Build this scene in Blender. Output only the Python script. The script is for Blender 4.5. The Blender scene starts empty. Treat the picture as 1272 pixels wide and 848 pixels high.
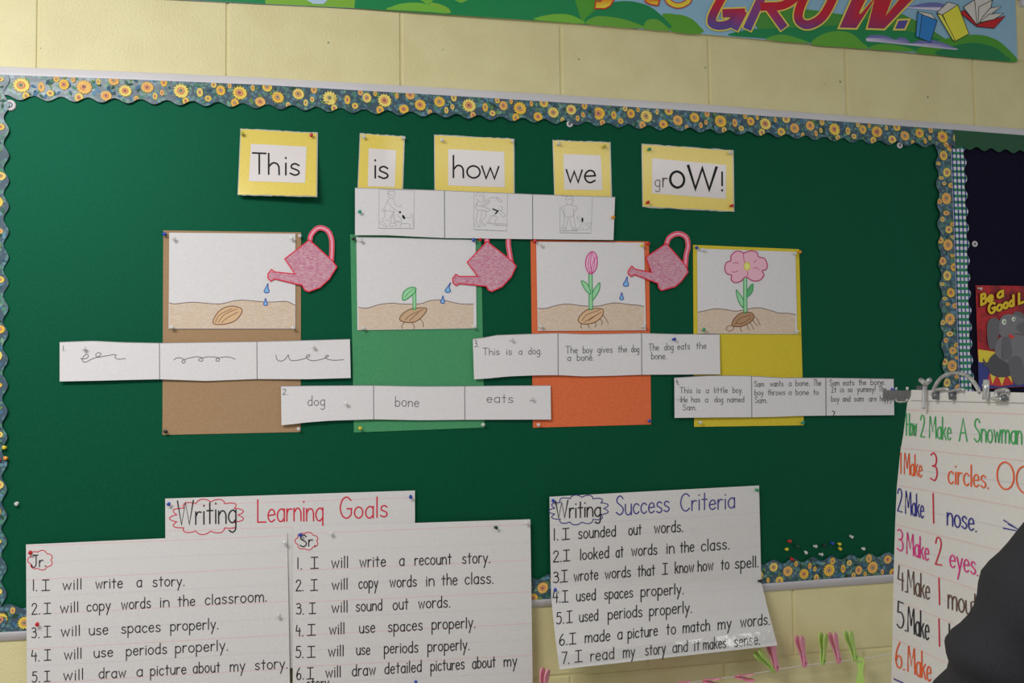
import bpy, bmesh, math, random
from mathutils import Vector, Matrix, noise
from mathutils.geometry import tessellate_polygon
random.seed(7)
COL = bpy.context.scene.collection
SC = bpy.context.scene
V = Vector

# ------------------------------------------------------------------ camera
F_PX = 1200.0
YAW, PITCH, ROLL = 0.239672468, 0.0510449795, -0.0126118575
BZ = 0.90                                   # underside of the board above the floor
CAM = V((0.517167673, -2.30970943, 0.526270052 + BZ))
fwd = V((math.sin(YAW)*math.cos(PITCH), math.cos(YAW)*math.cos(PITCH), math.sin(PITCH)))
rt0 = V((math.cos(YAW), -math.sin(YAW), 0)); up0 = rt0.cross(fwd)
RT = rt0*math.cos(ROLL) + up0*math.sin(ROLL)
UP = -rt0*math.sin(ROLL) + up0*math.cos(ROLL)
cam_data = bpy.data.cameras.new('camera'); cam = bpy.data.objects.new('camera', cam_data)
COL.objects.link(cam); SC.camera = cam
cam_data.sensor_width = 36.0; cam_data.lens = F_PX/1272*36.0
cam_data.clip_start = 0.05; cam_data.clip_end = 50
cam.matrix_world = Matrix(((RT.x, UP.x, -fwd.x, CAM.x), (RT.y, UP.y, -fwd.y, CAM.y), (RT.z, UP.z, -fwd.z, CAM.z), (0, 0, 0, 1)))

# ------------------------------------------------------------------ world, lamps, exposure
world = bpy.data.worlds.new('world'); SC.world = world; world.use_nodes = True
bg = world.node_tree.nodes['Background']; bg.inputs[0].default_value = (0.93, 0.96, 1.0, 1); bg.inputs[1].default_value = 0.42

def area(name, loc, target, sx, sy, power, color):
    d = bpy.data.lights.new(name, 'AREA'); d.shape = 'RECTANGLE'; d.size = sx; d.size_y = sy
    d.energy = power; d.color = color
    o = bpy.data.objects.new(name, d); COL.objects.link(o); o.location = loc
    o.rotation_euler = (V(target) - V(loc)).to_track_quat('-Z', 'Y').to_euler()
    return o
area('ceiling_lamp', (-0.55, -1.75, 2.72), (-0.5, -1.2, 0.9), 1.2, 0.45, 46, (1.0, 0.985, 0.965))
area('ceiling_lamp', (2.4, -2.9, 2.72), (2.4, -2.6, 0.0), 2.4, 0.4, 15, (1.0, 0.98, 0.955))
SC.view_settings.view_transform = 'Standard'; SC.view_settings.look = 'None'
SC.view_settings.gamma = 1.0; SC.view_settings.use_curve_mapping = False
SC.view_settings.exposure = 0.0

# ------------------------------------------------------------------ pixel measurements -> points on the wall
def ray(px, py):
    return fwd + RT*((px-636.0)/F_PX) - UP*((py-424.0)/F_PX)
def at(px, py, d=0.0):
    """point of the plane d metres in front of the wall (wall face is y = 0)"""
    r = ray(px, py); t = (-d - CAM.y)/r.y
    return CAM + r*t
FELT = 0.014                                 # the felt face lies this far in front of the wall

# ------------------------------------------------------------------ colours and materials
def lin1(c):
    c = c/255.0
    return c/12.92 if c <= 0.04045 else ((c+0.055)/1.055)**2.4
def A(r, g, b, w=208):
    """albedo of something seen as r,g,b where white paper is seen as w"""
    k = 0.80/lin1(w)
    return (min(lin1(r)*k, .92), min(lin1(g)*k, .92), min(lin1(b)*k, .92), 1)

def new_mat(name, col=(.8, .8, .8, 1), rough=.6, metal=0.0, spec=.4, coat=0.0, coat_r=.1, trans=0.0, alpha=1.0):
    m = bpy.data.materials.new(name); m.use_nodes = True
    b = m.node_tree.nodes['Principled BSDF']
    b.inputs['Base Color'].default_value = col; b.inputs['Roughness'].default_value = rough
    b.inputs['Metallic'].default_value = metal; b.inputs['Specular IOR Level'].default_value = spec
    b.inputs['Coat Weight'].default_value = coat; b.inputs['Coat Roughness'].default_value = coat_r
    b.inputs['Transmission Weight'].default_value = trans; b.inputs['Alpha'].default_value = alpha
    return m
def nd(m, t, **kw):
    n = m.node_tree.nodes.new(t)
    for k, v in kw.items(): setattr(n, k, v)
    return n
def lk(m, a, b): m.node_tree.links.new(a, b)
def coords(m, scale=(1, 1, 1)):
    tc = nd(m, 'ShaderNodeTexCoord'); mp = nd(m, 'ShaderNodeMapping')
    g = nd(m, 'ShaderNodeNewGeometry')
    mp.inputs['Scale'].default_value = scale; lk(m, g.outputs['Position'], mp.inputs[0])
    return mp.outputs[0]
def noisy(m, col2, scale=60, detail=4, lo=.4, hi=.6, stretch=(1, 1, 1), bump=0.0, bscale=None, bdist=.001, src=None):
    """mix the base colour with col2 by noise, plus an optional bump"""
    b = m.node_tree.nodes['Principled BSDF']
    co = coords(m, stretch)
    n = nd(m, 'ShaderNodeTexNoise'); n.inputs['Scale'].default_value = scale; n.inputs['Detail'].default_value = detail
    lk(m, co, n.inputs['Vector'])
    r = nd(m, 'ShaderNodeMapRange'); r.inputs['From Min'].default_value = lo; r.inputs['From Max'].default_value = hi
    lk(m, n.outputs[0], r.inputs['Value'])
    mx = nd(m, 'ShaderNodeMix', data_type='RGBA')
    lk(m, r.outputs[0], mx.inputs['Factor'])
    if src: lk(m, src, mx.inputs['A'])
    else: mx.inputs['A'].default_value = b.inputs['Base Color'].default_value[:]
    mx.inputs['B'].default_value = col2
    lk(m, mx.outputs['Result'], b.inputs['Base Color'])
    if bump:
        n2 = nd(m, 'ShaderNodeTexNoise'); n2.inputs['Scale'].default_value = bscale or scale; n2.inputs['Detail'].default_value = 3
        lk(m, coords(m), n2.inputs['Vector'])
        bp = nd(m, 'ShaderNodeBump'); bp.inputs['Strength'].default_value = bump; bp.inputs['Distance'].default_value = bdist
        lk(m, n2.outputs[0], bp.inputs['Height']); lk(m, bp.outputs[0], b.inputs['Normal'])
    return mx

WALLP = new_mat('cream_block_paint', A(210, 201, 153), .5, spec=.75)
noisy(WALLP, A(205, 195, 146), 9, 4, bump=.55, bscale=210, bdist=.002)
CEILP = new_mat('ceiling_paint', (.75, .75, .72, 1), .8); noisy(CEILP, (.7, .7, .68, 1), 12)
FLOORP = new_mat('floor_tile', (.42, .38, .32, 1), .4); noisy(FLOORP, (.34, .31, .27, 1), 25)
FELTM = new_mat('green_felt', A(3, 51, 28), .56, spec=.75)
FELTM.node_tree.nodes['Principled BSDF'].inputs['Specular Tint'].default_value = (.12, 1.0, .62, 1)
noisy(FELTM, A(6, 61, 36), 320, 4, .3, .75, bump=.35, bscale=700, bdist=.0008)
NAVYM = new_mat('navy_cloth', A(17, 16, 30, 190), .95, spec=.08); noisy(NAVYM, A(22, 20, 38, 190), 300, 3)
ALU = new_mat('brushed_aluminium', (.76, .74, .80, 1), .5, .05); noisy(ALU, (.71, .69, .75, 1), 40, 3, stretch=(.1, 1, 1))
STEEL = new_mat('steel', (.72, .73, .74, 1), .25, .55); noisy(STEEL, (.5, .5, .52, 1), 60)
DSTEEL = new_mat('grey_steel', (.22, .23, .25, 1), .4, .6); noisy(DSTEEL, (.17, .18, .2, 1), 60)
def paper(name, c, c2=None, rough=.75, coat=0.0, scale=350, bump=.12):
    m = new_mat(name, c, rough, spec=.3, coat=coat, coat_r=.16)
    noisy(m, c2 or tuple(x*.94 for x in c[:3])+(1,), scale, 3, bump=bump, bscale=18 if coat else 30, bdist=.004 if coat else .0015)
    return m
WHITE = paper('white_paper', A(211, 209, 211)); CHART = paper('chart_paper', A(206, 204, 203))
TABLET = paper('pad_paper', A(205, 203, 201))
BROWN = paper('brown_construction_paper', A(160, 131, 100), A(153, 124, 93), .9)
GREEN = paper('green_construction_paper', A(72, 143, 98), A(66, 136, 92), .9)
ORANGE = paper('orange_construction_paper', A(214, 108, 66), A(205, 100, 60), .9)
YELLOW = paper('yellow_construction_paper', A(206, 186, 56), A(198, 178, 50), .9)
LAMY = paper('laminated_yellow_card', A(224, 200, 92), A(217, 193, 85), .4, coat=1.0)
LAMW = paper('laminated_white_card', A(214, 208, 208), None, .4, coat=1.0)
PLAST = new_mat('clear_laminate', (.9, .92, .9, 1), .12, alpha=.45, spec=.7)
GLOSS = bpy.data.materials.new('clear_tape'); GLOSS.use_nodes = True
_b = GLOSS.node_tree.nodes['Principled BSDF']; GLOSS.node_tree.nodes.remove(_b)
_t = nd(GLOSS, 'ShaderNodeBsdfTransparent'); _g = nd(GLOSS, 'ShaderNodeBsdfGlossy'); _g.inputs['Roughness'].default_value = .10
_x = nd(GLOSS, 'ShaderNodeMixShader'); _x.inputs[0].default_value = .08; lk(GLOSS, _t.outputs[0], _x.inputs[1]); lk(GLOSS, _g.outputs[0], _x.inputs[2])
lk(GLOSS, _x.outputs[0], GLOSS.node_tree.nodes['Material Output'].inputs['Surface'])
_n = nd(GLOSS, 'ShaderNodeTexNoise'); _n.inputs['Scale'].default_value = 17; lk(GLOSS, coords(GLOSS), _n.inputs['Vector'])
_bp = nd(GLOSS, 'ShaderNodeBump'); _bp.inputs['Strength'].default_value = .4; _bp.inputs['Distance'].default_value = .004
lk(GLOSS, _n.outputs[0], _bp.inputs['Height']); lk(GLOSS, _bp.outputs[0], _g.inputs['Normal'])
BANNER = paper('laminated_banner', A(140, 180, 205), A(134, 174, 200), .4, coat=.5)
POSTER = paper('glossy_poster', A(176, 20, 26), A(120, 8, 18), .4, coat=.4, scale=30)
def ink_mat(name, rough=.55, coat=0.0):
    m = new_mat(name, rough=rough, coat=coat, spec=.3)
    a = nd(m, 'ShaderNodeAttribute', attribute_name='Col'); lk(m, a.outputs['Color'], m.node_tree.nodes['Principled BSDF'].inputs['Base Color'])
    return m
INK = ink_mat('ink'); INKG = ink_mat('laminated_print', .4, .5)
PENCIL = new_mat('coloured_pencil', rough=.7, spec=.3)
_a = nd(PENCIL, 'ShaderNodeAttribute', attribute_name='Col')
noisy(PENCIL, A(216, 208, 204), 300, 5, .38, 1.0, stretch=(.45, 1, 1.5), src=_a.outputs['Color'])
FOLI = new_mat('printed_foliage', A(74, 122, 104), .45, spec=.4, coat=.35, coat_r=.2)
_mx = noisy(FOLI, A(96, 132, 150), 55, 4, .42, .62)
_v = nd(FOLI, 'ShaderNodeTexVoronoi'); _v.inputs['Scale'].default_value = 95; lk(FOLI, coords(FOLI), _v.inputs['Vector'])
_r = nd(FOLI, 'ShaderNodeMapRange'); _r.inputs['From Min'].default_value = .28; _r.inputs['From Max'].default_value = .55; lk(FOLI, _v.outputs['Distance'], _r.inputs['Value'])
_m2 = nd(FOLI, 'ShaderNodeMix', data_type='RGBA'); lk(FOLI, _r.outputs[0], _m2.inputs['Factor']); lk(FOLI, _mx.outputs['Result'], _m2.inputs['A'])
_m2.inputs['B'].default_value = A(58, 80, 96); lk(FOLI, _m2.outputs['Result'], FOLI.node_tree.nodes['Principled BSDF'].inputs['Base Color'])
DKGREEN = paper('dark_green_border_paper', A(34, 84, 58), A(28, 76, 50), .5, coat=.3)
GINGW = paper('white_border_paper', A(215, 216, 226))
JACKET = new_mat('charcoal_knit', (.022, .021, .026, 1), .85, spec=.25); noisy(JACKET, (.027, .026, .031, 1), 500, 3, bump=.2, bscale=700, bdist=.001)
TROUS = new_mat('dark_trousers', (.03, .032, .045, 1), .9, spec=.2); noisy(TROUS, (.04, .042, .055, 1), 200)
SKIN = new_mat('skin', (.62, .38, .27, 1), .5); noisy(SKIN, (.56, .33, .23, 1), 30)
HAIR = new_mat('brown_hair', (.06, .035, .02, 1), .6); noisy(HAIR, (.03, .018, .01, 1), 90, stretch=(1, 1, .1))
SHOE = new_mat('black_shoe', (.02, .02, .02, 1), .35); noisy(SHOE, (.03, .03, .03, 1), 40)
EYEW = new_mat('eye_white', (.8, .8, .78, 1), .2); EYED = new_mat('iris', (.05, .03, .02, 1), .15); LIPS = new_mat('lips', (.5, .18, .15, 1), .4)

# ------------------------------------------------------------------ object helpers
def tag(o, label=None, cat=None, group=None, kind=None):
    if label: o['label'] = label
    if cat: o['category'] = cat
    if group: o['group'] = group
    if kind: o['kind'] = kind
    return o
def empty(name, loc, label, cat, group=None):
    o = bpy.data.objects.new(name, None); COL.objects.link(o); o.location = loc; o.empty_display_size = .05
    return tag(o, label, cat, group)
ORG = {}
def link_mesh(name, verts, faces, mat, parent=None, origin=None, cols=None, smooth=False):
    """verts in world space; origin = where the object's own origin goes"""
    if parent is not None:
        org = ORG.get(parent.name, parent.location.copy())
    elif origin is not None: org = V(origin)
    else: org = V((0, 0, 0))
    me = bpy.data.meshes.new(name)
    me.from_pydata([tuple(V(v)-org) for v in verts], [], faces)
    if cols is not None:
        ca = me.color_attributes.new('Col', 'FLOAT_COLOR', 'CORNER')
        data = []
        for f, c in zip(faces, cols):
            if isinstance(c, list):
                for q in c: data.extend(q)
            else:
                for _ in f: data.extend(c)
        ca.data.foreach_set('color', data)
    me.materials.append(mat)
    if smooth: me.polygons.foreach_set('use_smooth', [True]*len(me.polygons))
    me.update()
    o = bpy.data.objects.new(name, me); COL.objects.link(o)
    if parent is not None:
        o.parent = parent
        ORG[o.name] = org
    else:
        o.location = org; ORG[o.name] = org
    return o
def from_bm(name, bm, mat, parent=None, loc=None, smooth=False):
    me = bpy.data.meshes.new(name); bm.to_mesh(me); bm.free(); me.materials.append(mat)
    if smooth: me.polygons.foreach_set('use_smooth', [True]*len(me.polygons))
    o = bpy.data.objects.new(name, me); COL.objects.link(o)
    if parent is not None: o.parent = parent
    if loc is not None: o.location = loc
    return o
def box_vf(x0, x1, y0, y1, z0, z1):
    v = [(x, y, z) for x in (x0, x1) for y in (y0, y1) for z in (z0, z1)]
    f = [(0, 1, 3, 2), (4, 6, 7, 5), (0, 4, 5, 1), (2, 3, 7, 6), (0, 2, 6, 4), (1, 5, 7, 3)]
    return v, f
def tube_vf(pts, r, n=8, cap=True, closed=False):
    """sweep a circle along pts; r may be a list"""
    pts = [V(p) for p in pts]; N = len(pts); rs = r if isinstance(r, list) else [r]*N
    vs, fs = [], []; prev = None
    for i, p in enumerate(pts):
        a = pts[(i-1) % N] if (closed or i > 0) else p; b = pts[(i+1) % N] if (closed or i < N-1) else p
        t = (b-a).normalized()
        if prev is None:
            ref = V((0, 0, 1)) if abs(t.z) < .9 else V((1, 0, 0)); u = t.cross(ref).normalized()
        else: u = (prev - t*prev.dot(t)).normalized()
        prev = u; w = t.cross(u)
        for k in range(n):
            an = 2*math.pi*k/n; vs.append(p + (u*math.cos(an)+w*math.sin(an))*rs[i])
    for i in range(N if closed else N-1):
        j = (i+1) % N
        for k in range(n):
            fs.append((i*n+k, i*n+(k+1) % n, j*n+(k+1) % n, j*n+k))
    if cap and not closed:
        fs.append(tuple(range(n))[::-1]); fs.append(tuple((N-1)*n+k for k in range(n)))
    return vs, fs
def join_vf(*parts):
    vs, fs = [], []
    for v, f in parts:
        o = len(vs); vs += list(v); fs += [tuple(i+o for i in q) for q in f]
    return vs, fs
def smooth(pts, n=6, closed=False):
    """Catmull-Rom through 2-D points"""
    P = list(pts); N = len(P)
    if N < 3: return P
    out = []
    rng = N if closed else N-1
    for i in range(rng):
        p1, p2 = P[i], P[(i+1) % N]
        p0 = P[(i-1) % N] if (closed or i > 0) else (2*p1[0]-p2[0], 2*p1[1]-p2[1])
        p3 = P[(i+2) % N] if (closed or i+2 < N) else (2*p2[0]-p1[0], 2*p2[1]-p1[1])
        for k in range(n):
            t = k/n; t2 = t*t; t3 = t2*t
            out.append(tuple(.5*((2*p1[c]) + (-p0[c]+p2[c])*t + (2*p0[c]-5*p1[c]+4*p2[c]-p3[c])*t2 + (-p0[c]+3*p1[c]-3*p2[c]+p3[c])*t3) for c in (0, 1)))
    if not closed: out.append(P[-1])
    return out
def Z(s, ox, oy):
    """coordinates read in an enlarged crop -> photograph pixels"""
    def f(*pts):
        r = [(ox + x/s, oy + y/s) for x, y in pts]
        return r
    return f

# ------------------------------------------------------------------ sheets of paper
SHEETS = []
def inside(poly, x, y):
    c = False; n = len(poly); j = n-1
    for i in range(n):
        xi, yi = poly[i]; xj, yj = poly[j]
        if (yi > y) != (yj > y) and x < (xj-xi)*(y-yi)/(yj-yi)+xi: c = not c
        j = i
    return c
def resample(line, n):
    L = [0]
    for a, b in zip(line, line[1:]): L.append(L[-1]+math.hypot(b[0]-a[0], b[1]-a[1]))
    out = []; j = 0
    for i in range(n+1):
        s = L[-1]*i/n
        while j < len(line)-2 and s > L[j+1]: j += 1
        t = (s-L[j])/max(L[j+1]-L[j], 1e-9)
        out.append((line[j][0]+(line[j+1][0]-line[j][0])*t, line[j][1]+(line[j+1][1]-line[j][1])*t))
    return out
class Sheet:
    """a sheet pinned on the board. rows: lines of measured points, top to bottom."""
    def __init__(s, name, rows, d, mat, label, cat, group=None, curl=None, nx=16, ny=10, thick=.0005, parent=None, ragged=0.0, base=None):
        s.d0 = d; s.curl = curl; s.base = FELT if base is None else base
        R = [resample(r, nx) for r in rows]
        hs = [0]
        for a, b in zip(R, R[1:]): hs.append(hs[-1] + abs(b[nx//2][1]-a[nx//2][1]))
        grid = []
        for j in range(ny+1):
            h = hs[-1]*j/ny; k = 0
            while k < len(hs)-2 and h > hs[k+1]: k += 1
            t = (h-hs[k])/(hs[k+1]-hs[k])
            grid.append([(a[0]+(b[0]-a[0])*t, a[1]+(b[1]-a[1])*t) for a, b in zip(R[k], R[k+1])])
        if ragged:
            for j in (0, ny):
                for i in range(nx+1): grid[j][i] = (grid[j][i][0], grid[j][i][1]+random.uniform(-ragged, ragged))
        s.poly = grid[0] + [g[-1] for g in grid[1:]] + grid[-1][::-1][1:] + [g[0] for g in grid[::-1][1:-1]]
        xs = [p[0] for p in s.poly]; ys = [p[1] for p in s.poly]
        s.bb = (min(xs), min(ys), max(xs), max(ys))
        W = nx+1; vs = []; fs = []
        for back in (0, 1):
            for g in grid:
                for (x, y) in g: vs.append(s.p(x, y, -thick*back))
        M = W*(ny+1)
        for j in range(ny):
            for i in range(nx):
                a = j*W+i; fs.append((a, a+W, a+W+1, a+1)); fs.append((M+a, M+a+1, M+a+W+1, M+a+W))
        ring = [i for i in range(W)] + [j*W+nx for j in range(1, ny+1)] + [ny*W+i for i in range(nx-1, -1, -1)] + [j*W for j in range(ny-1, 0, -1)]
        for a, b in zip(ring, ring[1:]+ring[:1]): fs.append((a, b, M+b, M+a))
        if parent is None:
            c = s.p((s.bb[0]+s.bb[2])/2, (s.bb[1]+s.bb[3])/2)
            s.o = link_mesh(name, vs, fs, mat, origin=c); tag(s.o, label, cat, group); SHEETS.append(s)
        else:
            s.o = link_mesh(name, vs, fs, mat, parent)
        for k in range(len(s.o.data.polygons)): pass
    def uv(s, x, y):
        return ((x-s.bb[0])/(s.bb[2]-s.bb[0]), (y-s.bb[1])/(s.bb[3]-s.bb[1]))
    def depth(s, x, y):
        c = 0
        if s.curl:
            u, v = s.uv(x, y); c = s.curl(max(-.05, min(1.05, u)), max(-.05, min(1.05, v)))
        return s.base + s.d0 + c
    def p(s, x, y, lift=0.0): return at(x, y, s.depth(x, y)+lift)
def top_depth(x, y):
    d = FELT
    for s in SHEETS:
        if inside(s.poly, x, y): d = max(d, s.depth(x, y))
    return d

class Ink:
    """flat printed or drawn marks lying on a surface S (anything with p(x, y, lift))"""
    def __init__(s, S, lift=.0003): s.S = S; s.l = lift; s.v = []; s.f = []; s.c = []
    def up(s, k=1): s.l += .00012*k; return s
    def fill(s, pts, col, fan=False, colf=None):
        o = len(s.v); s.v += [s.S.p(x, y, s.l) for x, y in pts]
        tris = [(0, i, i+1) for i in range(1, len(pts)-1)] if fan else tessellate_polygon([[V((x, y, 0)) for x, y in pts]])
        for t in tris:
            a, b, c = [V((pts[i][0], pts[i][1])) for i in t]
            area2 = (b-a).cross(c-a) if hasattr(V((0, 0)), 'cross') else 1
            t = t if area2 < 0 else (t[0], t[2], t[1])
            s.f.append(tuple(i+o for i in t))
            s.c.append([colf(*pts[i]) for i in t] if colf else col)
        return s
    def line(s, pts, w, col, closed=False, colf=None, taper=False):
        P = [V(p) for p in pts]
        Q = [P[0]]
        for p in P[1:]:
            if (p-Q[-1]).length > 1e-4: Q.append(p)
        if closed and len(Q) > 1 and (Q[0]-Q[-1]).length < 1e-4: Q.pop()
        P = Q; N = len(P)
        if N < 2: return s
        hw = w/2; L = []; Rr = []
        for i, p in enumerate(P):
            a = P[(i-1) % N] if (closed or i > 0) else None; b = P[(i+1) % N] if (closed or i < N-1) else None
            t1 = (p-a).normalized() if a is not None else None; t2 = (b-p).normalized() if b is not None else None
            if t1 is None: t1 = t2
            if t2 is None: t2 = t1
            t = t1+t2
            t = t.normalized() if t.length > .3 else t2
            nrm = V((-t.y, t.x)); m = max(.45, abs(nrm.dot(V((-t2.y, t2.x)))))
            e = V((0, 0))
            if not closed and i == 0: e = -t*hw*.8
            if not closed and i == N-1: e = t*hw*.8
            ww = hw*(.7 if taper and i in (0, N-1) else 1)
            L.append(p+nrm*ww/m+e); Rr.append(p-nrm*ww/m+e)
        o = len(s.v)
        for a, b in zip(L, Rr):
            s.v.append(s.S.p(a.x, a.y, s.l)); s.v.append(s.S.p(b.x, b.y, s.l))
        for i in range(N if closed else N-1):
            j = (i+1) % N
            s.f.append((o+2*i, o+2*j, o+2*j+1, o+2*i+1))
            s.c.append([colf(*L[i]), colf(*L[j]), colf(*Rr[j]), colf(*Rr[i])] if colf else col)
        return s
    def curve(s, pts, w, col, closed=False, n=6, **k): return s.line(smooth(pts, n, closed), w, col, closed, **k)
    def blob(s, cx, cy, rx, ry, col, n=16, rot=0):
        c, q = math.cos(rot), math.sin(rot)
        return s.fill([(cx+rx*math.cos(a)*c-ry*math.sin(a)*q, cy+rx*math.cos(a)*q+ry*math.sin(a)*c) for a in [2*math.pi*k/n for k in range(n)]], col, fan=True)
    def build(s, name, parent, mat=None):
        return link_mesh(name, s.v, s.f, mat or INK, parent, cols=s.c) if s.f else None

# ------------------------------------------------------------------ stroke lettering (x-height 5, capitals 9, descender -4)
BOWL = "~4,3.9 2.6,5 .8,4.2 0,2.4 .8,.5 2.4,0 4,1.3"
GL = {
'a': (4.2, BOWL, "4,5 4,0"), 'b': (4.2, "0,9 0,0", "~0,3.7 1.6,5 3.4,4.4 4.2,2.5 3.4,.6 1.6,0 0,1.2"),
'c': (3.8, "~3.8,4.1 2.2,5 .6,4.1 0,2.4 .7,.7 2.2,0 3.8,.9"), 'd': (4.2, BOWL, "4,9 4,0"),
'e': (4, "~.1,2.6 2,2.7 3.9,2.9", "~3.9,2.9 3.3,4.5 1.9,5 .6,4.1 0,2.4 .7,.6 2.1,0 3.8,.9"),
'f': (3.2, "~3.4,8.3 2.4,9 1.4,7.8 1.3,5.5", "1.3,5.6 1.3,0", "0,5 3,5"),
'g': (4.2, BOWL, "4,5 4,0", "~4,0 3.8,-2.8 2.2,-3.9 .4,-3.1"),
'h': (4, "0,9 0,0", "~0,3.2 1.5,4.9 3.1,4.7 3.9,3.4", "3.9,3.4 4,0"), 'i': (.6, "0.3,5 0.3,0", "0.3,7.2 0.3,7.5"),
'j': (2, "1.6,5 1.6,-2", "~1.6,-2 1,-3.7 -.6,-3.4", "1.6,7.2 1.6,7.5"), 'k': (3.8, "0,9 0,0", "3.4,5 .1,2", "1.3,3 3.8,0"),
'l': (.6, "0.3,9 0.3,0"), 'm': (6.6, "0,5 0,0", "~0,3.2 1.2,4.9 2.6,4.8 3.2,3.4", "3.2,3.4 3.2,0", "~3.2,3.2 4.5,4.9 5.9,4.8 6.5,3.4", "6.5,3.4 6.5,0"),
'n': (4, "0,5 0,0", "~0,3.2 1.5,4.9 3.1,4.7 3.9,3.4", "3.9,3.4 4,0"), 'o': (4.3, "@2.15,5 .6,4.2 0,2.5 .6,.8 2.15,0 3.7,.8 4.3,2.5 3.7,4.2"),
'p': (4.2, "0,5 0,-4", "~0,3.7 1.6,5 3.4,4.4 4.2,2.5 3.4,.6 1.6,0 0,1.2"), 'q': (4.2, BOWL, "4,5 4,-4"),
'r': (2.8, "0,5 0,0", "~0,3 1.1,4.8 2.9,4.8"), 's': (3.6, "~3.4,4.3 2,5 .6,4.4 .5,3.2 1.8,2.6 3.2,1.9 3.4,.8 1.9,0 0,.7"),
't': (3.2, "1.6,8 1.6,0", "0,5 3.2,5"), 'u': (4, "~0,5 .1,1.5 1.5,0 3.1,.4 4,2", "4,5 4,0"), 'v': (4, "0,5 2,0 4,5"),
'w': (5.6, "0,5 1.4,0 2.8,4.4 4.2,0 5.6,5"), 'x': (4, "0,5 4,0", "4,5 0,0"), 'y': (4, "0,5 2.1,.2", "4,5 .7,-4"),
'z': (4, "0,5 4,5 0,0 4,0"),
'A': (6.4, "0,0 3.2,9 6.4,0", "1.2,3.3 5.2,3.3"), 'B': (5, "0,0 0,9", "~0,9 3.6,8.6 3.8,5.6 0,4.9", "~0,4.9 4.6,4.4 4.6,.6 0,0"),
'C': (5.6, "~5.4,7.6 3.6,9 1.2,8 0,4.6 1.1,1.2 3.4,0 5.6,1.4"), 'G': (6, "~5.6,7.6 3.6,9 1.2,8 0,4.6 1.1,1.2 3.4,0 5.6,1.4 5.8,4", "3.6,4 6,4"),
'H': (5.4, "0,9 0,0", "5.4,9 5.4,0", "0,4.6 5.4,4.6"), 'I': (4, "2,9 2,0", "0.3,9 3.7,9", "0,0 4,0"),
'J': (4.4, "~3.4,9 3.4,2 2.2,0 .2,.6 0,2", "1.4,9 4.9,9"), 'L': (4.6, "0,9 0,0 4.6,0"), 'M': (7, "0,0 .7,9 3.5,2.5 6.3,9 7,0"),
'N': (5.4, "0,0 0,9 5.4,0 5.4,9"), 'O': (7, "@3.5,9 1,7.6 0,4.5 1,1.4 3.5,0 6,1.4 7,4.5 6,7.6"),
'R': (5.2, "0,0 0,9", "~0,9 4,8.5 4.2,5.2 0,4.6", "1.8,4.6 5.2,0"), 'S': (4.8, "~4.6,7.6 3,9 .9,8.3 .5,6.2 2.6,4.7 4.6,3 4.2,.9 2.2,0 0,1.2"),
'T': (5.6, "0,9 5.6,9", "2.8,9 2.8,0"), 'W': (8.6, "0,9 2.2,0 4.3,8.4 6.4,0 8.6,9"),
'1': (.8, "0.4,9 0.4,0"), '2': (4.6, "~.2,7 1.2,8.8 3.2,8.8 4.2,7 3.2,4.4 .1,.1", ".1,0 4.6,0"),
'3': (4.2, "~.3,8.3 2.2,9 3.8,7.4 3.2,5.3 1.3,4.8", "~1.3,4.8 3.6,4.4 4.2,2.2 2.8,.2 .1,.7"), '4': (4.4, "1,9 .2,3.8 4.4,3.8", "3.5,6.6 3.5,0"),
'5': (4.2, "3.8,9 .8,9 .5,5.2", "~.5,5.2 2.8,5.4 4.1,3.3 3.3,.8 1.6,0 0,.8"), '6': (4, "~2.8,9 .8,6 0,2.4 1,.2 2.8,0 4,1.8 3.2,3.9 1.4,3.9 .2,2.2"),
'7': (4.2, "0,9 4.2,9 1.4,0"), '.': (.7, "0.1,0 0.5,.1"), '!': (.8, "0.4,9 0.4,2.6", "0.4,0 0.4,.4"), ' ': (3,), ',': (.7, ".4,.3 0,-1.2"),
}
def write(ink, txt, x0, y0, x1, y1, h, w, col, gap=1.7, jit=.18, slant=0.0, xs=1.0, rnd=None):
    """one word on the measured baseline (x0,y0)-(x1,y1); h = height of a capital in photo pixels"""
    rnd = rnd or random
    adv = sum(GL[c][0] for c in txt) + gap*(len(txt)-1)
    L = math.hypot(x1-x0, y1-y0); ux, uy = (x1-x0)/L, (y1-y0)/L
    sx = L/max(adv, .01); sy = h/9.0
    if len(txt) == 1 and adv < 1: sx = sy
    cx = 0.0
    for ch in txt:
        g = GL[ch]; jy = rnd.uniform(-jit, jit); js = 1+rnd.uniform(-jit, jit)*.25
        for st in g[1:]:
            ink.l += .00001
            mode = st[0] if st[0] in '~@' else ''
            pts = [tuple(float(q) for q in t.split(',')) for t in st.lstrip('~@').split()]
            P = []
            for (gx, gy) in pts:
                gy2 = gy*js+jy
                if gy < 6: gy2 = (gy*xs if gy > 0 else gy)*js+jy
                X = cx + gx + slant*gy2
                P.append((x0 + ux*X*sx, y0 + uy*X*sx - gy2*sy))
            if mode == '~': ink.curve(P, w, col, n=4)
            elif mode == '@': ink.curve(P, w, col, closed=True, n=4)
            else: ink.line(P, w, col)
        cx += g[0] + gap
def words(ink, zf, base, items, h, w, col, **k):
    """items: (word, x start, x end) in crop coordinates; base: two crop points of the baseline"""
    (ax, ay), (bx, by) = base
    f = lambda x: ay + (by-ay)*(x-ax)/(bx-ax)
    own = getattr(ink.S, 'o', None) or PARENT.get(type(ink.S).__name__)
    j = None
    for t, a, b in items:
        p, q = zf((a, f(a)), (b, f(b)))
        if j is not None and t != '.': j.build('word', own); j = None
        if j is None: j = Ink(ink.S, ink.l)
        write(j, t, p[0], p[1], q[0], q[1], h, w, k.get('c', col), **{kk: v for kk, v in k.items() if kk != 'c'})
    if j is not None: j.build('word', own)
PARENT = {}

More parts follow.
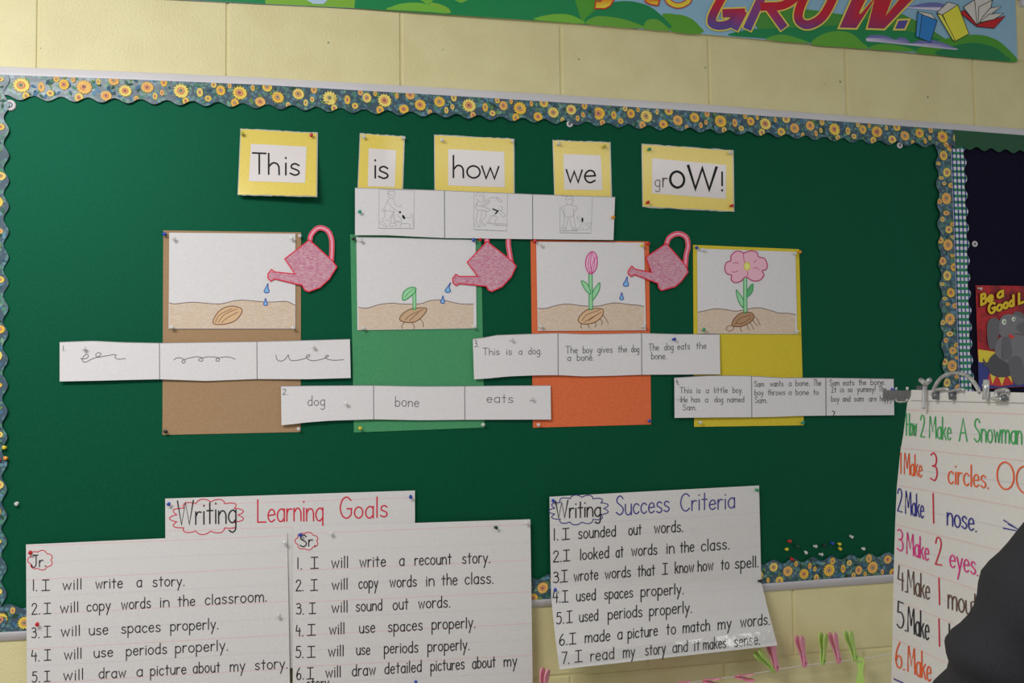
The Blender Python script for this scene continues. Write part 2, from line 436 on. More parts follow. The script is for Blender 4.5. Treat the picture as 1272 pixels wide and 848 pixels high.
# ================================================================== THE ROOM
X0, X1 = -1.63, 4.47
wall = tag(link_mesh('wall_back', *box_vf(X0, X1, .003, .15, 0, 2.8), WALLP), kind='structure')
tag(link_mesh('floor', *box_vf(X0, X1, -5, .15, -.05, 0), FLOORP), kind='structure')
tag(link_mesh('ceiling', *box_vf(X0, X1, -5, .15, 2.8, 2.85), CEILP), kind='structure')
bm = bmesh.new(); bmesh.ops.create_cube(bm, size=1.0)
bmesh.ops.scale(bm, vec=(.4000, .012, .1968), verts=bm.verts); bmesh.ops.translate(bm, vec=(0, .006, 0), verts=bm.verts)
bmesh.ops.bevel(bm, geom=[e for e in bm.edges if all(v.co.y < .001 for v in e.verts)], offset=.0022, segments=2, profile=.6, affect='EDGES')
blk_me = bpy.data.meshes.new('concrete_block'); bm.to_mesh(blk_me); bm.free(); blk_me.materials.append(WALLP)
ZC = BZ - .1715
for n in range(-4, 9):
    zc = ZC + (n+.5)*.2032
    for i in range(-4, 11):
        xc = (i + (.5 if n % 2 else 1.0))*.4064
        if xc < X0+.2 or xc > X1-.2: continue
        b = bpy.data.objects.new('concrete_block', blk_me); COL.objects.link(b); b.parent = wall; b.location = (xc, random.uniform(-.0004, .0004), zc)

CHIP = new_mat('green_paint_chip', A(60, 112, 104), .6)
for x, y, r, q in ((407.8, 53, .0028, .5), (550, 61.6, .0016, .5), (719, 73.5, .0026, 1.2), (876, 84, .0026, -.6), (1043.8, 101.3, .0032, 1.4), (1025, 104.8, .0016, .3), (1152.7, 120.4, .0034, .1), (1142.8, 109.5, .0014, .8), (50.5, 60, .0014, 0)):
    c = at(x, y, .0006); link_mesh('paint_chip', [c+V((math.cos(a+q)*r*(1+.3*math.sin(3*a))*.6, .0003*(k % 2), math.sin(a+q)*r)) for k, a in enumerate([2*math.pi*k/7 for k in range(7)])], [tuple(range(7))], CHIP, wall)
# ================================================================== THE BULLETIN BOARD
bo = at(600, 430, 0)
board = empty('bulletin_board', (bo.x, -.001, BZ), 'large green felt bulletin board in an aluminium frame on the block wall', 'board')
TOPL = [(-45, 80.8), (0, 82.5), (160, 89), (320, 96), (560, 109.6), (720, 119.3), (880, 130), (1000, 139.4), (1272, 160), (1480, 177)]
TOPI = [(-45, 90.6), (0, 92.6), (160, 98.4), (320, 105), (560, 118.8), (720, 128.6), (880, 139), (1000, 147.5), (1183, 161), (1272, 168), (1480, 185)]
BOTI = [(-45, 788), (0, 785), (330, 767), (662, 745), (948, 724.7), (1110, 713), (1272, 701), (1480, 686)]
BOTL = [(-45, 799), (0, 796), (330, 777.5), (662, 754), (948, 734.5), (1110, 723), (1272, 711), (1480, 696)]
def yon(line, x):
    for a, b in zip(line, line[1:]):
        if a[0] <= x <= b[0]: return a[1]+(b[1]-a[1])*(x-a[0])/(b[0]-a[0])
    return line[-1][1]
def rail(name, outer, inner, xs):
    """extruded rail whose rounded face looks away from the board's middle"""
    prof = [(0, .001), (0, .003), (.1, .006), (.3, .0098), (.55, .0133), (.8, .0156), (1.0, .0162), (1.0, .006)]   # across 0 = outer edge, depth
    vs, fs = [], []
    for x in xs:
        for c, d in prof:
            yo, yi = yon(outer, x), yon(inner, x)
            vs.append(at(x, yo+(yi-yo)*c, d))
    n = len(prof)
    for i in range(len(xs)-1):
        for k in range(n-1):
            f = (i*n+k, (i+1)*n+k, (i+1)*n+k+1, i*n+k+1)
            fs.append(f if outer is TOPL else f[::-1])
    fs.append(tuple(range(n))); fs.append(tuple((len(xs)-1)*n+k for k in range(n))[::-1])
    return link_mesh(name, vs, fs, ALU, board, smooth=False)
xs = list(range(-40, 1441, 40))
rail('frame_rail', TOPL, TOPI, xs); rail('frame_rail', BOTL, BOTI, xs)
a, b = at(-44, 81, 0), at(-36, 799, 0)
link_mesh('frame_rail', *box_vf(a.x-.004, a.x+.018, -.0162, -.001, b.z, a.z), ALU, board)
def panel(name, mat, xa, xb, d0, d1, topl=TOPI, botl=BOTI):
    vs, fs = [], []
    xs = [xa + (xb-xa)*i/24 for i in range(25)]
    for x in xs: vs += [at(x, yon(topl, x)-1.2, d1), at(x, yon(botl, x)+1.2, d1), at(x, yon(topl, x)-1.2, d0), at(x, yon(botl, x)+1.2, d0)]
    for i in range(24):
        k = i*4; fs += [(k, k+1, k+5, k+4), (k+2, k+6, k+7, k+3), (k, k+4, k+6, k+2), (k+1, k+3, k+7, k+5)]
    fs += [(0, 2, 3, 1), (96, 97, 99, 98)]
    return link_mesh(name, vs, fs, mat, board)
panel('felt_panel', FELTM, -42, 1196, .001, FELT)
nav = panel('cloth_panel', NAVYM, 1196.2, 1440, .001, FELT); nav['label'] = 'navy cloth at the right end of the board'
def grommet(px, py, r):
    c = at(px, py, FELT)
    pts = [c + V((math.cos(a)*r*.72, -.0012, math.sin(a)*r*.72)) for a in [2*math.pi*k/20 for k in range(20)]]
    w = link_mesh('washer', *tube_vf(pts, [r*.30]*20, 8, closed=True), new_mat('nylon_washer', A(205, 200, 205), .4), board, smooth=True)
    link_mesh('screw_head', *tube_vf([c + V((0, .001, 0)), c + V((0, -.002, 0)), c+V((0, -.0032, 0))], [r*.46, r*.46, r*.3], 12), DSTEEL, board)
for g in ((12.7, 131, .0125), (707.6, 154, .0085), (1117.4, 180.6, .0085), (1210.5, 303, .0085)): grommet(*g)

# ------------------------------------------------------------------ scalloped border strips
class Strip:
    """line = measured points of the straight edge; side = +1 when the scallops are on the right-hand side of travel"""
    def __init__(s, name, line, width, mat, label, lift=.003, side=1, amp=.0055, period=.0558, phase=0.0, group=None, s_off=0.0):
        pts = [at(x, y, FELT) for x, y in line]; s.P = pts; s.L = [0]; s.side = side; s.lift = lift; s.w = width; s.amp = amp; s.per = period; s.ph = phase; s.off = s_off
        for a, b in zip(pts, pts[1:]): s.L.append(s.L[-1]+(b-a).length)
        s.len = s.L[-1]; n = max(8, int(s.len/.004)); vs = []; fs = []
        rows = (0, .33, .66, 1)
        for back in (0, .0005):
            for i in range(n+1):
                q = s.len*i/n
                for r in rows: vs.append(s.p(q, r*s.edge(q), -back))
        W = len(rows); M = (n+1)*W
        for i in range(n):
            for r in range(W-1):
                a = i*W+r; f = (a, a+W, a+W+1, a+1); fs.append(f if side > 0 else f[::-1])
            a = M+i*W; fs.append((a, a+W-1, a+2*W-1, a+W))
            a = i*W+W-1; fs.append((a, a+W, M+a+W, M+a)); a = i*W; fs.append((a, M+a, M+a+W, a+W))
        c = s.p(s.len/2, width/2)
        s.o = link_mesh(name, vs, fs, mat, origin=c); tag(s.o, label, 'border strip', group)
    def edge(s, q): return s.w + s.amp*math.cos(2*math.pi*(q+s.off)/s.per + s.ph)
    def p(s, q, t, lift=0.0):
        k = 0
        while k < len(s.L)-2 and q > s.L[k+1]: k += 1
        d = (s.P[k+1]-s.P[k]); ln = d.length; d = d/ln
        nr = V((d.z, 0, -d.x))*s.side
        wave = .0012*math.sin((q+s.off)*9.0) + .0006*math.sin((q+s.off)*31)
        e = s.P[k] + d*(q-s.L[k]) + nr*t
        e.y = -(FELT + s.lift + lift + wave*min(1, t/.03) + .0022*(t/.05)**2)
        return e
FLOW = [(0, 21, 17, 1), (46, 40, 12.5, 1), (86, 27, 14.5, 1), (62, 4, 12, 1), (133, 17, 14, 1), (169, 4, 11, .7), (206, 22, 17.5, 1), (247, 24, 12, .62), (265, 38, 8, 1), (293, 17, 13, .85),
        (324, 46, 12, .8), (216, 46, 9.5, .8), (150, 37, 9, .6), (165, 28, 7.5, .7), (-22, 5, 8, .6), (30, 8, 8, .6), (110, 45, 8, .7), (278, 5, 8, .8)]
class SP:                      # strip surface in (s, t) metres with the marks kept inside the strip
    def __init__(s, st): s.st = st
    def p(s, q, t, l):
        q = min(max(q, .0005), s.st.len-.0005)
        return s.st.p(q, min(max(t, .0004), s.st.edge(q)-.0005), l)
def sunflowers(st, rnd, period=.335):
    leaves = Ink(SP(st), .0004); fl = Ink(SP(st), .0006)
    LC = [A(74, 128, 104), A(46, 92, 74), A(92, 134, 160), A(40, 78, 96), A(112, 150, 128), A(64, 106, 142), A(36, 70, 48), A(98, 130, 70)]
    n = int(st.len/.335*110)
    for _ in range(n):
        q, t = rnd.uniform(0, st.len), rnd.uniform(0, .055); r = rnd.uniform(.004, .009); an = rnd.uniform(0, 3.14)
        if t > st.edge(q)-.003: continue
        c = rnd.choice(LC)
        ca, sa = math.cos(an), math.sin(an)
        leaves.l = .0004 + rnd.uniform(0, .00015)
        sh = [(-1, 0), (-.45, .42), (.2, .45), (1, 0), (.2, -.45), (-.45, -.42)]
        leaves.fill([(q+(x*ca-y*sa)*r, t+(x*sa+y*ca)*r) for x, y in sh], c, fan=True)
    YL = [A(240, 196, 84), A(232, 184, 70), A(244, 204, 108), A(236, 178, 96)]
    k0 = -1
    while k0*period - st.off < st.len + period:
        for (s0, t0, r0, asp) in FLOW:
            q = k0*period + s0/1000 - st.off; t = t0/1000; r = r0/1000
            if q < -r*.5 or q > st.len+r*.5: continue
            rot = rnd.uniform(0, 1); npt = 14; col = rnd.choice(YL)
            def ring(rr, star=0.0, m=2*npt, dx=0, dy=0):
                return [(q+dx+math.cos(rot+2*math.pi*i/m)*rr*asp*(1-(star if i % 2 else 0)), t+dy+math.sin(rot+2*math.pi*i/m)*rr*(1-(star if i % 2 else 0))) for i in range(m)]
            fl.l = .0007; P = ring(r, .26)
            if rr_ok(P, st):
                fl.l = .00068; fl.fill(ring(r*1.08, .3), A(120, 74, 40), fan=True)
                fl.l = .0008; fl.fill(P, col, fan=True)
                fl.l = .00092; fl.fill(ring(r*.52, .12), A(196, 92, 62), fan=True)
                fl.l = .00104; fl.fill(ring(r*.40, 0, 10), A(226, 170, 120), fan=True)
                fl.l = .00116; fl.fill(ring(r*.27, 0, 10), A(120, 128, 98) if rnd.random() < .5 else A(150, 96, 84), fan=True)
        k0 += 1
    leaves.build('printed_leaves', st.o); fl.build('printed_sunflowers', st.o)
def rr_ok(P, st):
    return sum(1 for q, t in P if t < st.edge(min(max(q, 0), st.len)) and t > 0) > len(P)*.3
def sub(line, xa, xb, n=6):
    return [(xa+(xb-xa)*i/n, yon(line, xa+(xb-xa)*i/n)) for i in range(n+1)]
TB = [(x, y+.6) for x, y in TOPI]
GB = 'sunflower border strips round the green board'
def s_at(px): return at(px, yon(TB, px), FELT).x
XR = s_at(104.5)
rn = random.Random(3)
PH = math.pi*1.05
for (xa, xb, lift, lab) in [(-36, 357, .0030, 'scalloped sunflower border strip along the left third of the board top'),
                            (354, 738, .0040, 'scalloped sunflower border strip along the board top above the yellow word cards'),
                            (735, 1092, .0030, 'scalloped sunflower border strip along the board top right of the second screw'),
                            (1089, 1184, .0040, 'short sunflower border piece in the top right corner of the green felt')]:
    st = Strip('border_strip', sub(TB, xa, xb), .0505, FOLI, lab, lift=lift, side=1, s_off=s_at(xa)-XR, phase=2.2)
    sunflowers(st, rn)
st = Strip('border_strip', [(-27, 92), (-29, 400), (-32, 786)], .058, FOLI, 'sunflower border strip running down the left edge of the board', lift=.002, side=-1, s_off=.1); sunflowers(st, rn)
st = Strip('border_strip', [(1180.8, 178), (1185.8, 330), (1191, 480), (1199, 708)], .0500, FOLI, 'upright sunflower border strip at the right edge of the green felt', lift=.002, side=1, s_off=.05, amp=.005); sunflowers(st, rn)
BB = [(x, y-.4) for x, y in BOTI]
for (xa, xb, lab) in [(-34, 400, 'sunflower border strip along the bottom left edge of the board'), (397, 800, 'sunflower border strip at the board bottom between the two charts'), (797, 1196, 'sunflower border strip along the bottom edge under the loose pins')]:
    st = Strip('border_strip', sub(BB, xa, xb), .054, FOLI, lab, lift=.002, side=-1, s_off=xa*.002+.1, phase=1.0); sunflowers(st, rn)
st = Strip('border_strip', sub(TB, 1183, 1440), .050, DKGREEN, 'plain dark green scalloped border strip above the navy cloth', lift=.0045, side=1, amp=.005, period=.048)
st = Strip('border_strip', [(1180.6, 181), (1185.8, 330), (1191, 480), (1199, 708)], .0415, GINGW, 'blue and green gingham border strip beside the navy cloth', lift=.0026, side=-1, amp=.0045, period=.046)
gi = Ink(SP(st), .0004); cell = .0172
nrow = int(st.len/cell)
def band(q0, q1, t0, t1, c):
    n = max(1, int((q1-q0)/.004))
    for i in range(n):
        a, b = q0+(q1-q0)*i/n, q0+(q1-q0)*(i+1)/n
        gi.fill([(a, t0), (b, t0), (b, t1), (a, t1)], c, fan=True)
BLUE, GRN, DKB = A(52, 70, 150), A(44, 128, 92), A(24, 40, 92)
for k in range(nrow):
    q = k*cell
    band(q, q+cell*.45, 0, .05, GRN)
gi.up()
for t0 in (.0010, .0132, .0254, .0376): band(0, st.len, t0, t0+.0040, BLUE)
gi.up()
for k in range(nrow):
    for t0 in (.0010, .0132, .0254, .0376): band(k*cell, k*cell+cell*.45, t0, t0+.0040, DKB)
gi.build('gingham_print', st.o)

# ================================================================== THE YELLOW WORD CARDS
BLACK = A(22, 20, 24); GREY = A(120, 116, 118)
def card(zf, outer, inset, text, label, curl=None):
    tl, tr, br, bl = zf(*outer)
    c = Sheet('word_card', [[tl, tr], [bl, br]], .003, LAMY, label, 'card', 'yellow word cards of the heading', curl=curl, ragged=.35, nx=20)
    c2 = [(tl[0]-1.1, tl[1]-1.1), (tr[0]+1.4, tr[1]-1), (br[0]+1.4, br[1]+1.3), (bl[0]-1, bl[1]+1.2)]
    Sheet('laminate_edge', [[c2[0], c2[1]], [c2[3], c2[2]]], .0024, PLAST, '', '', curl=curl, parent=c.o, ragged=.5, nx=24, thick=.0002)
    a, b, d, e = zf(*inset)
    w = Sheet('white_panel', [[a, b], [e, d]], .0034, LAMW, '', '', curl=None if not curl else (lambda u, v, w=c, zz=None: 0), parent=c.o) if not curl else None
    ink = Ink(c, .0004)
    if w is None:
        n = 10
        for i in range(n):
            for j in range(n):
                L = lambda u, v: ((a[0]*(1-u)+b[0]*u)*(1-v)+(e[0]*(1-u)+d[0]*u)*v, (a[1]*(1-u)+b[1]*u)*(1-v)+(e[1]*(1-u)+d[1]*u)*v)
                ink.fill([L(i/n, j/n), L((i+1)/n, j/n), L((i+1)/n, (j+1)/n), L(i/n, (j+1)/n)][::-1], A(214, 208, 208), fan=True)
        ink.build('white_panel', c.o, INKG); ink = Ink(c, .0008)
    else: ink = Ink(c, .0010)
    text(ink, zf)
    return c
z6 = Z(4.988, 280, 140); z7 = Z(5.088, 520, 150); z8 = Z(5.088, 680, 150)
k_ = dict(jit=0, gap=2.2)
def t_this(i, z):
    words(i, z, ((200, 377), (430, 386)), [('T', 169, 250), ('h', 268, 333), ('i', 370, 380), ('s', 402, 458)], 25.5, 2.1, BLACK, jit=0)
def t_is(i, z): words(i, z, ((918, 402), (1008, 408)), [('i', 924, 934), ('s', 950, 1008)], 26.5, 2.1, BLACK, jit=0)
def t_how(i, z): words(i, z, ((218, 357), (507, 366)), [('h', 220, 283), ('o', 306, 388), ('w', 400, 506)], 27, 2.1, BLACK, jit=0)
def t_we(i, z): words(i, z, ((933, 386), (1118, 391)), [('w', 934, 1033), ('e', 1050, 1118)], 27, 2.1, BLACK, jit=0)
def t_grow(i, z):
    words(i, z, ((678, 414), (1110, 444)), [('g', 680, 712)], 15, 1.1, A(110, 104, 108), jit=0)
    words(i, z, ((678, 414), (1110, 444)), [('r', 730, 756)], 20, 1.5, A(90, 84, 88), jit=0)
    words(i, z, ((678, 414), (1110, 438)), [('o', 776, 864)], 36, 3.0, BLACK, jit=0)
    words(i, z, ((678, 414), (1110, 440)), [('W', 890, 1068)], 28, 3.4, BLACK, jit=0)
    words(i, z, ((678, 414), (1110, 442)), [('!', 1099, 1108)], 23, 2.2, BLACK, jit=0)
card(z6, [(98, 102), (566, 128), (562, 515), (80, 505)], [(158, 192), (503, 210), (493, 435), (145, 423)], t_this, "yellow laminated card reading This at the start of the heading", curl=lambda u, v: .026*max(0, v-.05)**1.6*(.55+.45*u))
card(z6, [(838, 132), (1105, 150), (1093, 495), (822, 488)], [(888, 220), (1057, 232), (1050, 460), (882, 455)], t_is, "narrow yellow laminated card reading is above the pencil picture strip", curl=lambda u, v: .0016*math.sin(math.pi*u))
card(z7, [(103, 93), (598, 117), (600, 475), (105, 465)], [(187, 178), (540, 196), (545, 420), (187, 408)], t_how, "yellow laminated card reading how above the pencil picture strip", curl=lambda u, v: .0012*math.sin(math.pi*u))
card(z7, [(852, 126), (1206, 140), (1216, 498), (862, 490)], [(915, 210), (1150, 218), (1162, 438), (920, 435)], t_we, "yellow laminated card reading we above the right end of the picture strip", curl=lambda u, v: .0016*math.sin(math.pi*u))
card(z8, [(600, 150), (1170, 190), (1175, 570), (605, 540)], [(662, 236), (1130, 280), (1128, 493), (660, 458)], t_grow, "wide yellow laminated card reading grOW! at the end of the heading", curl=lambda u, v: .0015*math.sin(math.pi*u))

# ================================================================== CONSTRUCTION PAPER, DRAWINGS, WATERING CANS
GC = 'construction paper backings'
def cons(pts, mat, label, d=.0012): return Sheet('construction_paper', [[pts[0], pts[1]], [pts[3], pts[2]]], d, mat, label, 'paper', GC, curl=lambda u, v: .0012*math.sin(3.1*u)*math.sin(3.1*v)+.0004)
cons([(202.8, 286), (374, 288.5), (373.4, 536.4), (201.7, 540)], BROWN, 'brown construction paper sheet behind the seed drawing')
cons([(435, 291), (597.4, 295.5), (601.8, 530.8), (439.6, 537)], GREEN, 'light green construction paper sheet behind the sprout drawing')
cons([(659, 298), (806, 299.8), (809, 527), (662, 531)], ORANGE, 'orange construction paper sheet behind the tulip bud drawing')
cons([(860.8, 304), (992.6, 309.4), (998.5, 528), (862.2, 530)], YELLOW, 'mustard yellow construction paper sheet behind the pink flower drawing')
SOIL, SOILL = A(198, 176, 152), A(92, 58, 50); OUTL = A(110, 66, 46)
GD = 'growing seed drawings'
def drawing(pts, label, soil, zf, extra):
    s = Sheet('seed_drawing', [[pts[0], pts[1]], [pts[3], pts[2]]], .0034, WHITE, label, 'drawing', GD, curl=lambda u, v: .0012*math.sin(3.1*u)+.0008*v)
    top = smooth(zf(*soil), 6)
    i = Ink(s); bl, br = (pts[3][0]+.6, pts[3][1]-.6), (pts[2][0]-.6, pts[2][1]-.6)
    for k in range(len(top)-1):          # soil in narrow columns so that it follows the paper
        a, b = top[k], top[k+1]
        u0 = (a[0]-bl[0])/(br[0]-bl[0]); u1 = (b[0]-bl[0])/(br[0]-bl[0])
        i.fill([a, b, (b[0], bl[1]+(br[1]-bl[1])*u1), (a[0], bl[1]+(br[1]-bl[1])*u0)][::-1], SOIL, fan=True)
    i.build('soil', s.o, PENCIL)
    Ink(s, .0005).line(top, .75, SOILL).build('soil_line', s.o)
    extra(s, zf); return s
def seed(s, zf, outline, inner, roots=(), c=A(206, 172, 134)):
    i = Ink(s, .0006); P = smooth(zf(*outline), 5, True)
    i.fill(P, c); i.up().line(P, 1.0, OUTL, closed=True)
    for l in inner: i.curve(zf(*l), .7, OUTL)
    for l in roots: i.curve(zf(*l), .7, OUTL)
    i.build('seed', s.o)
def drop(s, zf, x, y, h, lean=0):
    i = Ink(s, .0008); w = h*.32
    P = smooth(zf((x+lean, y-h), (x+w*.55, y-h*.45), (x+w, y-h*.1), (x+w*.6, y+h*.12), (x-w*.6, y+h*.12), (x-w, y-h*.1), (x-w*.45+lean*.4, y-h*.5)), 4, True)
    i.fill(P, A(120, 178, 216)); i.up().line(P, .95, A(56, 64, 158), closed=True); i.build('water_drop', s.o)
PG, PGL = A(58, 150, 84), A(150, 205, 160)
za = Z(5.3, 190, 270)
def ex1(s, z):
    seed(s, z, [(397, 697), (410, 650), (450, 605), (520, 583), (585, 603), (570, 650), (530, 685), (460, 703)], [[(430, 690), (470, 640), (555, 600)], [(452, 692), (490, 660), (560, 622)], [(410, 690), (440, 640), (520, 600)]])
    drop(s, z, 748, 488, 52, 8); drop(s, z, 741, 573, 40)
drawing(za((107, 100), (938, 107), (938, 732), (103, 732)), 'drawing of a brown seed under the soil with two blue drops', [(108, 563), (150, 568), (260, 558), (400, 568), (460, 566), (540, 548), (610, 545), (720, 555), (800, 556), (880, 553), (935, 577)], za, ex1)
zb = Z(5.3, 420, 270)
def ex2(s, z):
    i = Ink(s, .0006); i.line(z((503, 600), (501, 480)), 4.6, PG).up().line(z((503, 598), (501, 480)), 2.6, PGL)
    P = smooth(z((425, 540), (430, 495), (465, 465), (508, 462), (505, 490), (480, 515), (445, 540)), 5, True)
    i.up().fill(P, PGL); i.up().line(P, 1.3, PG, closed=True); i.curve(z((440, 525), (470, 490), (500, 472)), .8, PG); i.build('sprout', s.o)
    seed(s, z, [(405, 672), (430, 630), (490, 600), (580, 598), (560, 645), (510, 685), (450, 690)], [[(440, 675), (480, 640), (560, 606)], [(470, 680), (500, 650), (530, 625)]], [[(437, 690), (420, 710), (422, 730)], [(487, 690), (500, 712), (500, 732)], [(540, 668), (558, 690), (560, 720)]], A(190, 160, 128))
    drop(s, z, 722, 485, 56, 18); drop(s, z, 688, 558, 42, 2)
drawing([(442.6, 294), (590.8, 298), (592, 407.7), (444, 410)], 'drawing of a small green sprout growing from its seed', [(135, 592), (190, 596), (270, 574), (350, 564), (430, 570), (540, 568), (600, 548), (650, 543), (700, 545), (760, 560), (820, 570), (890, 570)], zb, ex2)
zc_ = Z(5.3, 650, 270)
def leaf(i, z, P, c=PGL, o=PG): Q = smooth(z(*P), 5, True); i.up().fill(Q, c); i.up().line(Q, 1.1, o, closed=True)
def ex3(s, z):
    i = Ink(s, .0006); i.line(z((445, 600), (442, 370)), 5.2, PG).up().line(z((445, 600), (442, 372)), 3.0, PGL)
    leaf(i, z, [(382, 418), (415, 432), (438, 470), (440, 505), (405, 470)]); leaf(i, z, [(458, 540), (458, 490), (480, 455), (503, 430), (498, 480)])
    i.build('stem', s.o)
    i = Ink(s, .0008); P = smooth(z((442, 372), (415, 335), (412, 280), (430, 240), (455, 225), (480, 245), (487, 295), (475, 345)), 5, True)
    i.fill(P, A(226, 176, 200)); i.up().line(P, 1.2, A(190, 50, 128), closed=True)
    for l in ([(440, 365), (428, 310), (440, 245), (455, 230)], [(450, 365), (442, 300), (452, 235)], [(455, 362), (470, 300), (460, 240)], [(444, 365), (455, 310), (478, 260)]): i.curve(z(*l), .8, A(196, 60, 136))
    i.build('flower_bud', s.o)
    seed(s, z, [(362, 680), (380, 640), (430, 605), (510, 600), (528, 620), (515, 655), (470, 690), (400, 702)], [[(385, 680), (420, 640), (505, 608)], [(400, 690), (450, 660), (515, 622)], [(430, 680), (470, 650), (500, 630)]], [[(385, 702), (378, 715), (385, 730)], [(425, 705), (430, 715), (436, 728)], [(470, 692), (480, 705), (472, 720)], [(505, 668), (520, 685), (515, 707)], [(520, 640), (540, 660), (560, 697)]])
    drop(s, z, 676, 445, 54, 8); drop(s, z, 648, 535, 40)
drawing(zc_((85, 160), (795, 165), (808, 742), (95, 747)), 'drawing of a pink tulip bud on a green stem with two leaves', [(97, 598), (150, 598), (230, 576), (300, 570), (380, 580), (440, 584), (500, 582), (570, 566), (620, 563), (700, 573), (760, 578), (795, 586)], zc_, ex3)
zd = Z(5.3, 830, 290)
def ex4(s, z):
    i = Ink(s, .0006); i.line(z((508, 515), (507, 285)), 5.0, PG).up().line(z((508, 514), (507, 285)), 2.9, PGL)
    leaf(i, z, [(448, 372), (470, 398), (495, 435), (492, 485), (462, 440)]); leaf(i, z, [(520, 415), (522, 375), (555, 330), (557, 370), (545, 395)], A(96, 170, 116))
    i.build('stem', s.o)
    i = Ink(s, .001); P = smooth(z((497, 128), (545, 113), (585, 125), (594, 152), (635, 165), (652, 205), (645, 235), (618, 246), (630, 275), (600, 308), (555, 310), (510, 285), (480, 312), (440, 322), (415, 303), (418, 275), (385, 262), (373, 225), (385, 190), (412, 178), (415, 145), (445, 118), (480, 118)), 5, True)
    i.fill(P, A(232, 172, 190)); i.up().line(P, 1.3, A(178, 60, 112), closed=True)
    for l in ([(497, 128), (497, 160), (503, 190)], [(430, 195), (450, 190), (462, 198)], [(420, 250), (440, 254), (458, 244)], [(565, 190), (575, 182), (580, 176)], [(560, 228), (580, 225), (598, 238)], [(522, 250), (525, 262), (520, 280)]): i.curve(z(*l), .8, A(178, 60, 112))
    i.up().blob(*z((519, 215))[0], 4.2, 5.4, A(206, 196, 70)); i.up().blob(*z((519, 216))[0], 3.0, 3.9, A(240, 232, 130)); i.build('flower', s.o)
    seed(s, z, [(420, 605), (432, 565), (475, 525), (535, 518), (565, 540), (550, 575), (500, 605), (455, 612)], [[(440, 600), (470, 560), (545, 535)], [(450, 590), (490, 590), (545, 555)]], [[(418, 603), (390, 612), (385, 632), (405, 643), (428, 630), (432, 614)], [(480, 612), (475, 625), (485, 645)], [(520, 600), (525, 620), (535, 635)], [(540, 588), (550, 605), (565, 630)], [(555, 565), (568, 585), (588, 610)], [(562, 545), (585, 560), (605, 602)]], A(172, 136, 104))
drawing(zd((190, 98), (838, 120), (850, 662), (195, 657)), 'drawing of an open pink flower with a yellow centre on yellow backing', [(197, 517), (240, 508), (310, 495), (380, 500), (440, 510), (500, 502), (560, 490), (610, 490), (670, 505), (730, 523), (790, 524), (838, 533)], zd, ex4)

class Flat:
    def __init__(s, d): s.d = d
    def p(s, x, y, lift=0.0): return at(x, y, FELT+s.d+lift)
RED = A(212, 42, 66)
def slab(name, S, polys, thick, mat, **kw):
    vs, fs = [], []
    for P in polys:
        P = [p for i, p in enumerate(P) if i == 0 or math.hypot(p[0]-P[i-1][0], p[1]-P[i-1][1]) > .02]
        if sum(a[0]*b[1]-b[0]*a[1] for a, b in zip(P, P[1:]+P[:1])) > 0: P = P[::-1]
        o = len(vs); n = len(P)
        vs += [S.p(x, y, 0) for x, y in P]+[S.p(x, y, -thick) for x, y in P]
        for t in tessellate_polygon([[V((x, y, 0)) for x, y in P]]):
            a, b, c = [P[i] for i in t]
            if (b[0]-a[0])*(c[1]-a[1])-(b[1]-a[1])*(c[0]-a[0]) > 0: t = (t[0], t[2], t[1])
            fs.append(tuple(i+o for i in t)); fs.append(tuple(i+o+n for i in t)[::-1])
        for i in range(n): j = (i+1) % n; fs.append((o+i, o+n+i, o+n+j, o+j))
    return link_mesh(name, vs, fs, mat, **kw)
def ribbon_poly(pts, w):
    P = [V(p) for p in pts]; L, R = [], []
    for i, p in enumerate(P):
        t = (P[min(i+1, len(P)-1)]-P[max(i-1, 0)]).normalized(); n = V((-t.y, t.x))*w/2
        L.append(tuple(p+n)); R.append(tuple(p-n))
    return L+R[::-1]
def can(zf, body, handle, label, d=.0062):
    S = Flat(d); B = zf(*body); H = smooth(zf(*handle), 5)
    c = S.p(*B[0])
    root = slab('watering_can_cutout', S, [B, ribbon_poly(H, 6.4)], .0005, WHITE, origin=c)
    tag(root, label, 'cutout', 'pink watering can cutouts'); ORG[root.name] = c
    i = Ink(S, .0003); i.line(H, 6.0, RED).up().line(H, 2.9, A(226, 150, 172)); i.build('handle', root)
    i = Ink(S, .0006); i.fill(B, A(184, 112, 140)); i.build('body_colouring', root, PENCIL)
    i = Ink(S, .0009); i.line(B, 1.4, RED, closed=True); i.build('outline', root)
can(za, [(1030, 148), (868, 272), (935, 372), (800, 358), (780, 342), (757, 372), (757, 400), (775, 418), (800, 403), (945, 438), (982, 445), (1000, 478), (1025, 488), (1100, 460), (1160, 405), (1210, 325), (1180, 285)],
    [(1033, 150), (1040, 118), (1070, 80), (1105, 68), (1150, 88), (1175, 140), (1178, 210), (1174, 285)], 'pink paper watering can tipping over the brown seed sheet')
can(zb, [(980, 158), (850, 295), (920, 388), (798, 388), (775, 374), (755, 400), (757, 430), (775, 447), (800, 435), (975, 452), (990, 478), (1012, 487), (1080, 455), (1140, 390), (1172, 320), (1138, 282)],
    [(980, 162), (978, 110), (1000, 60), (1050, 38), (1098, 60), (1118, 120), (1122, 190), (1138, 290)], 'pink paper watering can half hidden under the picture strip')
can(zc_, [(942, 172), (808, 262), (845, 362), (735, 340), (715, 320), (692, 350), (692, 372), (710, 388), (730, 375), (885, 432), (893, 465), (910, 480), (1000, 455), (1040, 420), (1085, 360), (1072, 320)],
    [(943, 175), (960, 135), (1000, 110), (1040, 110), (1075, 135), (1085, 190), (1072, 250), (1066, 325)], 'pink paper watering can between the orange and the yellow sheets')

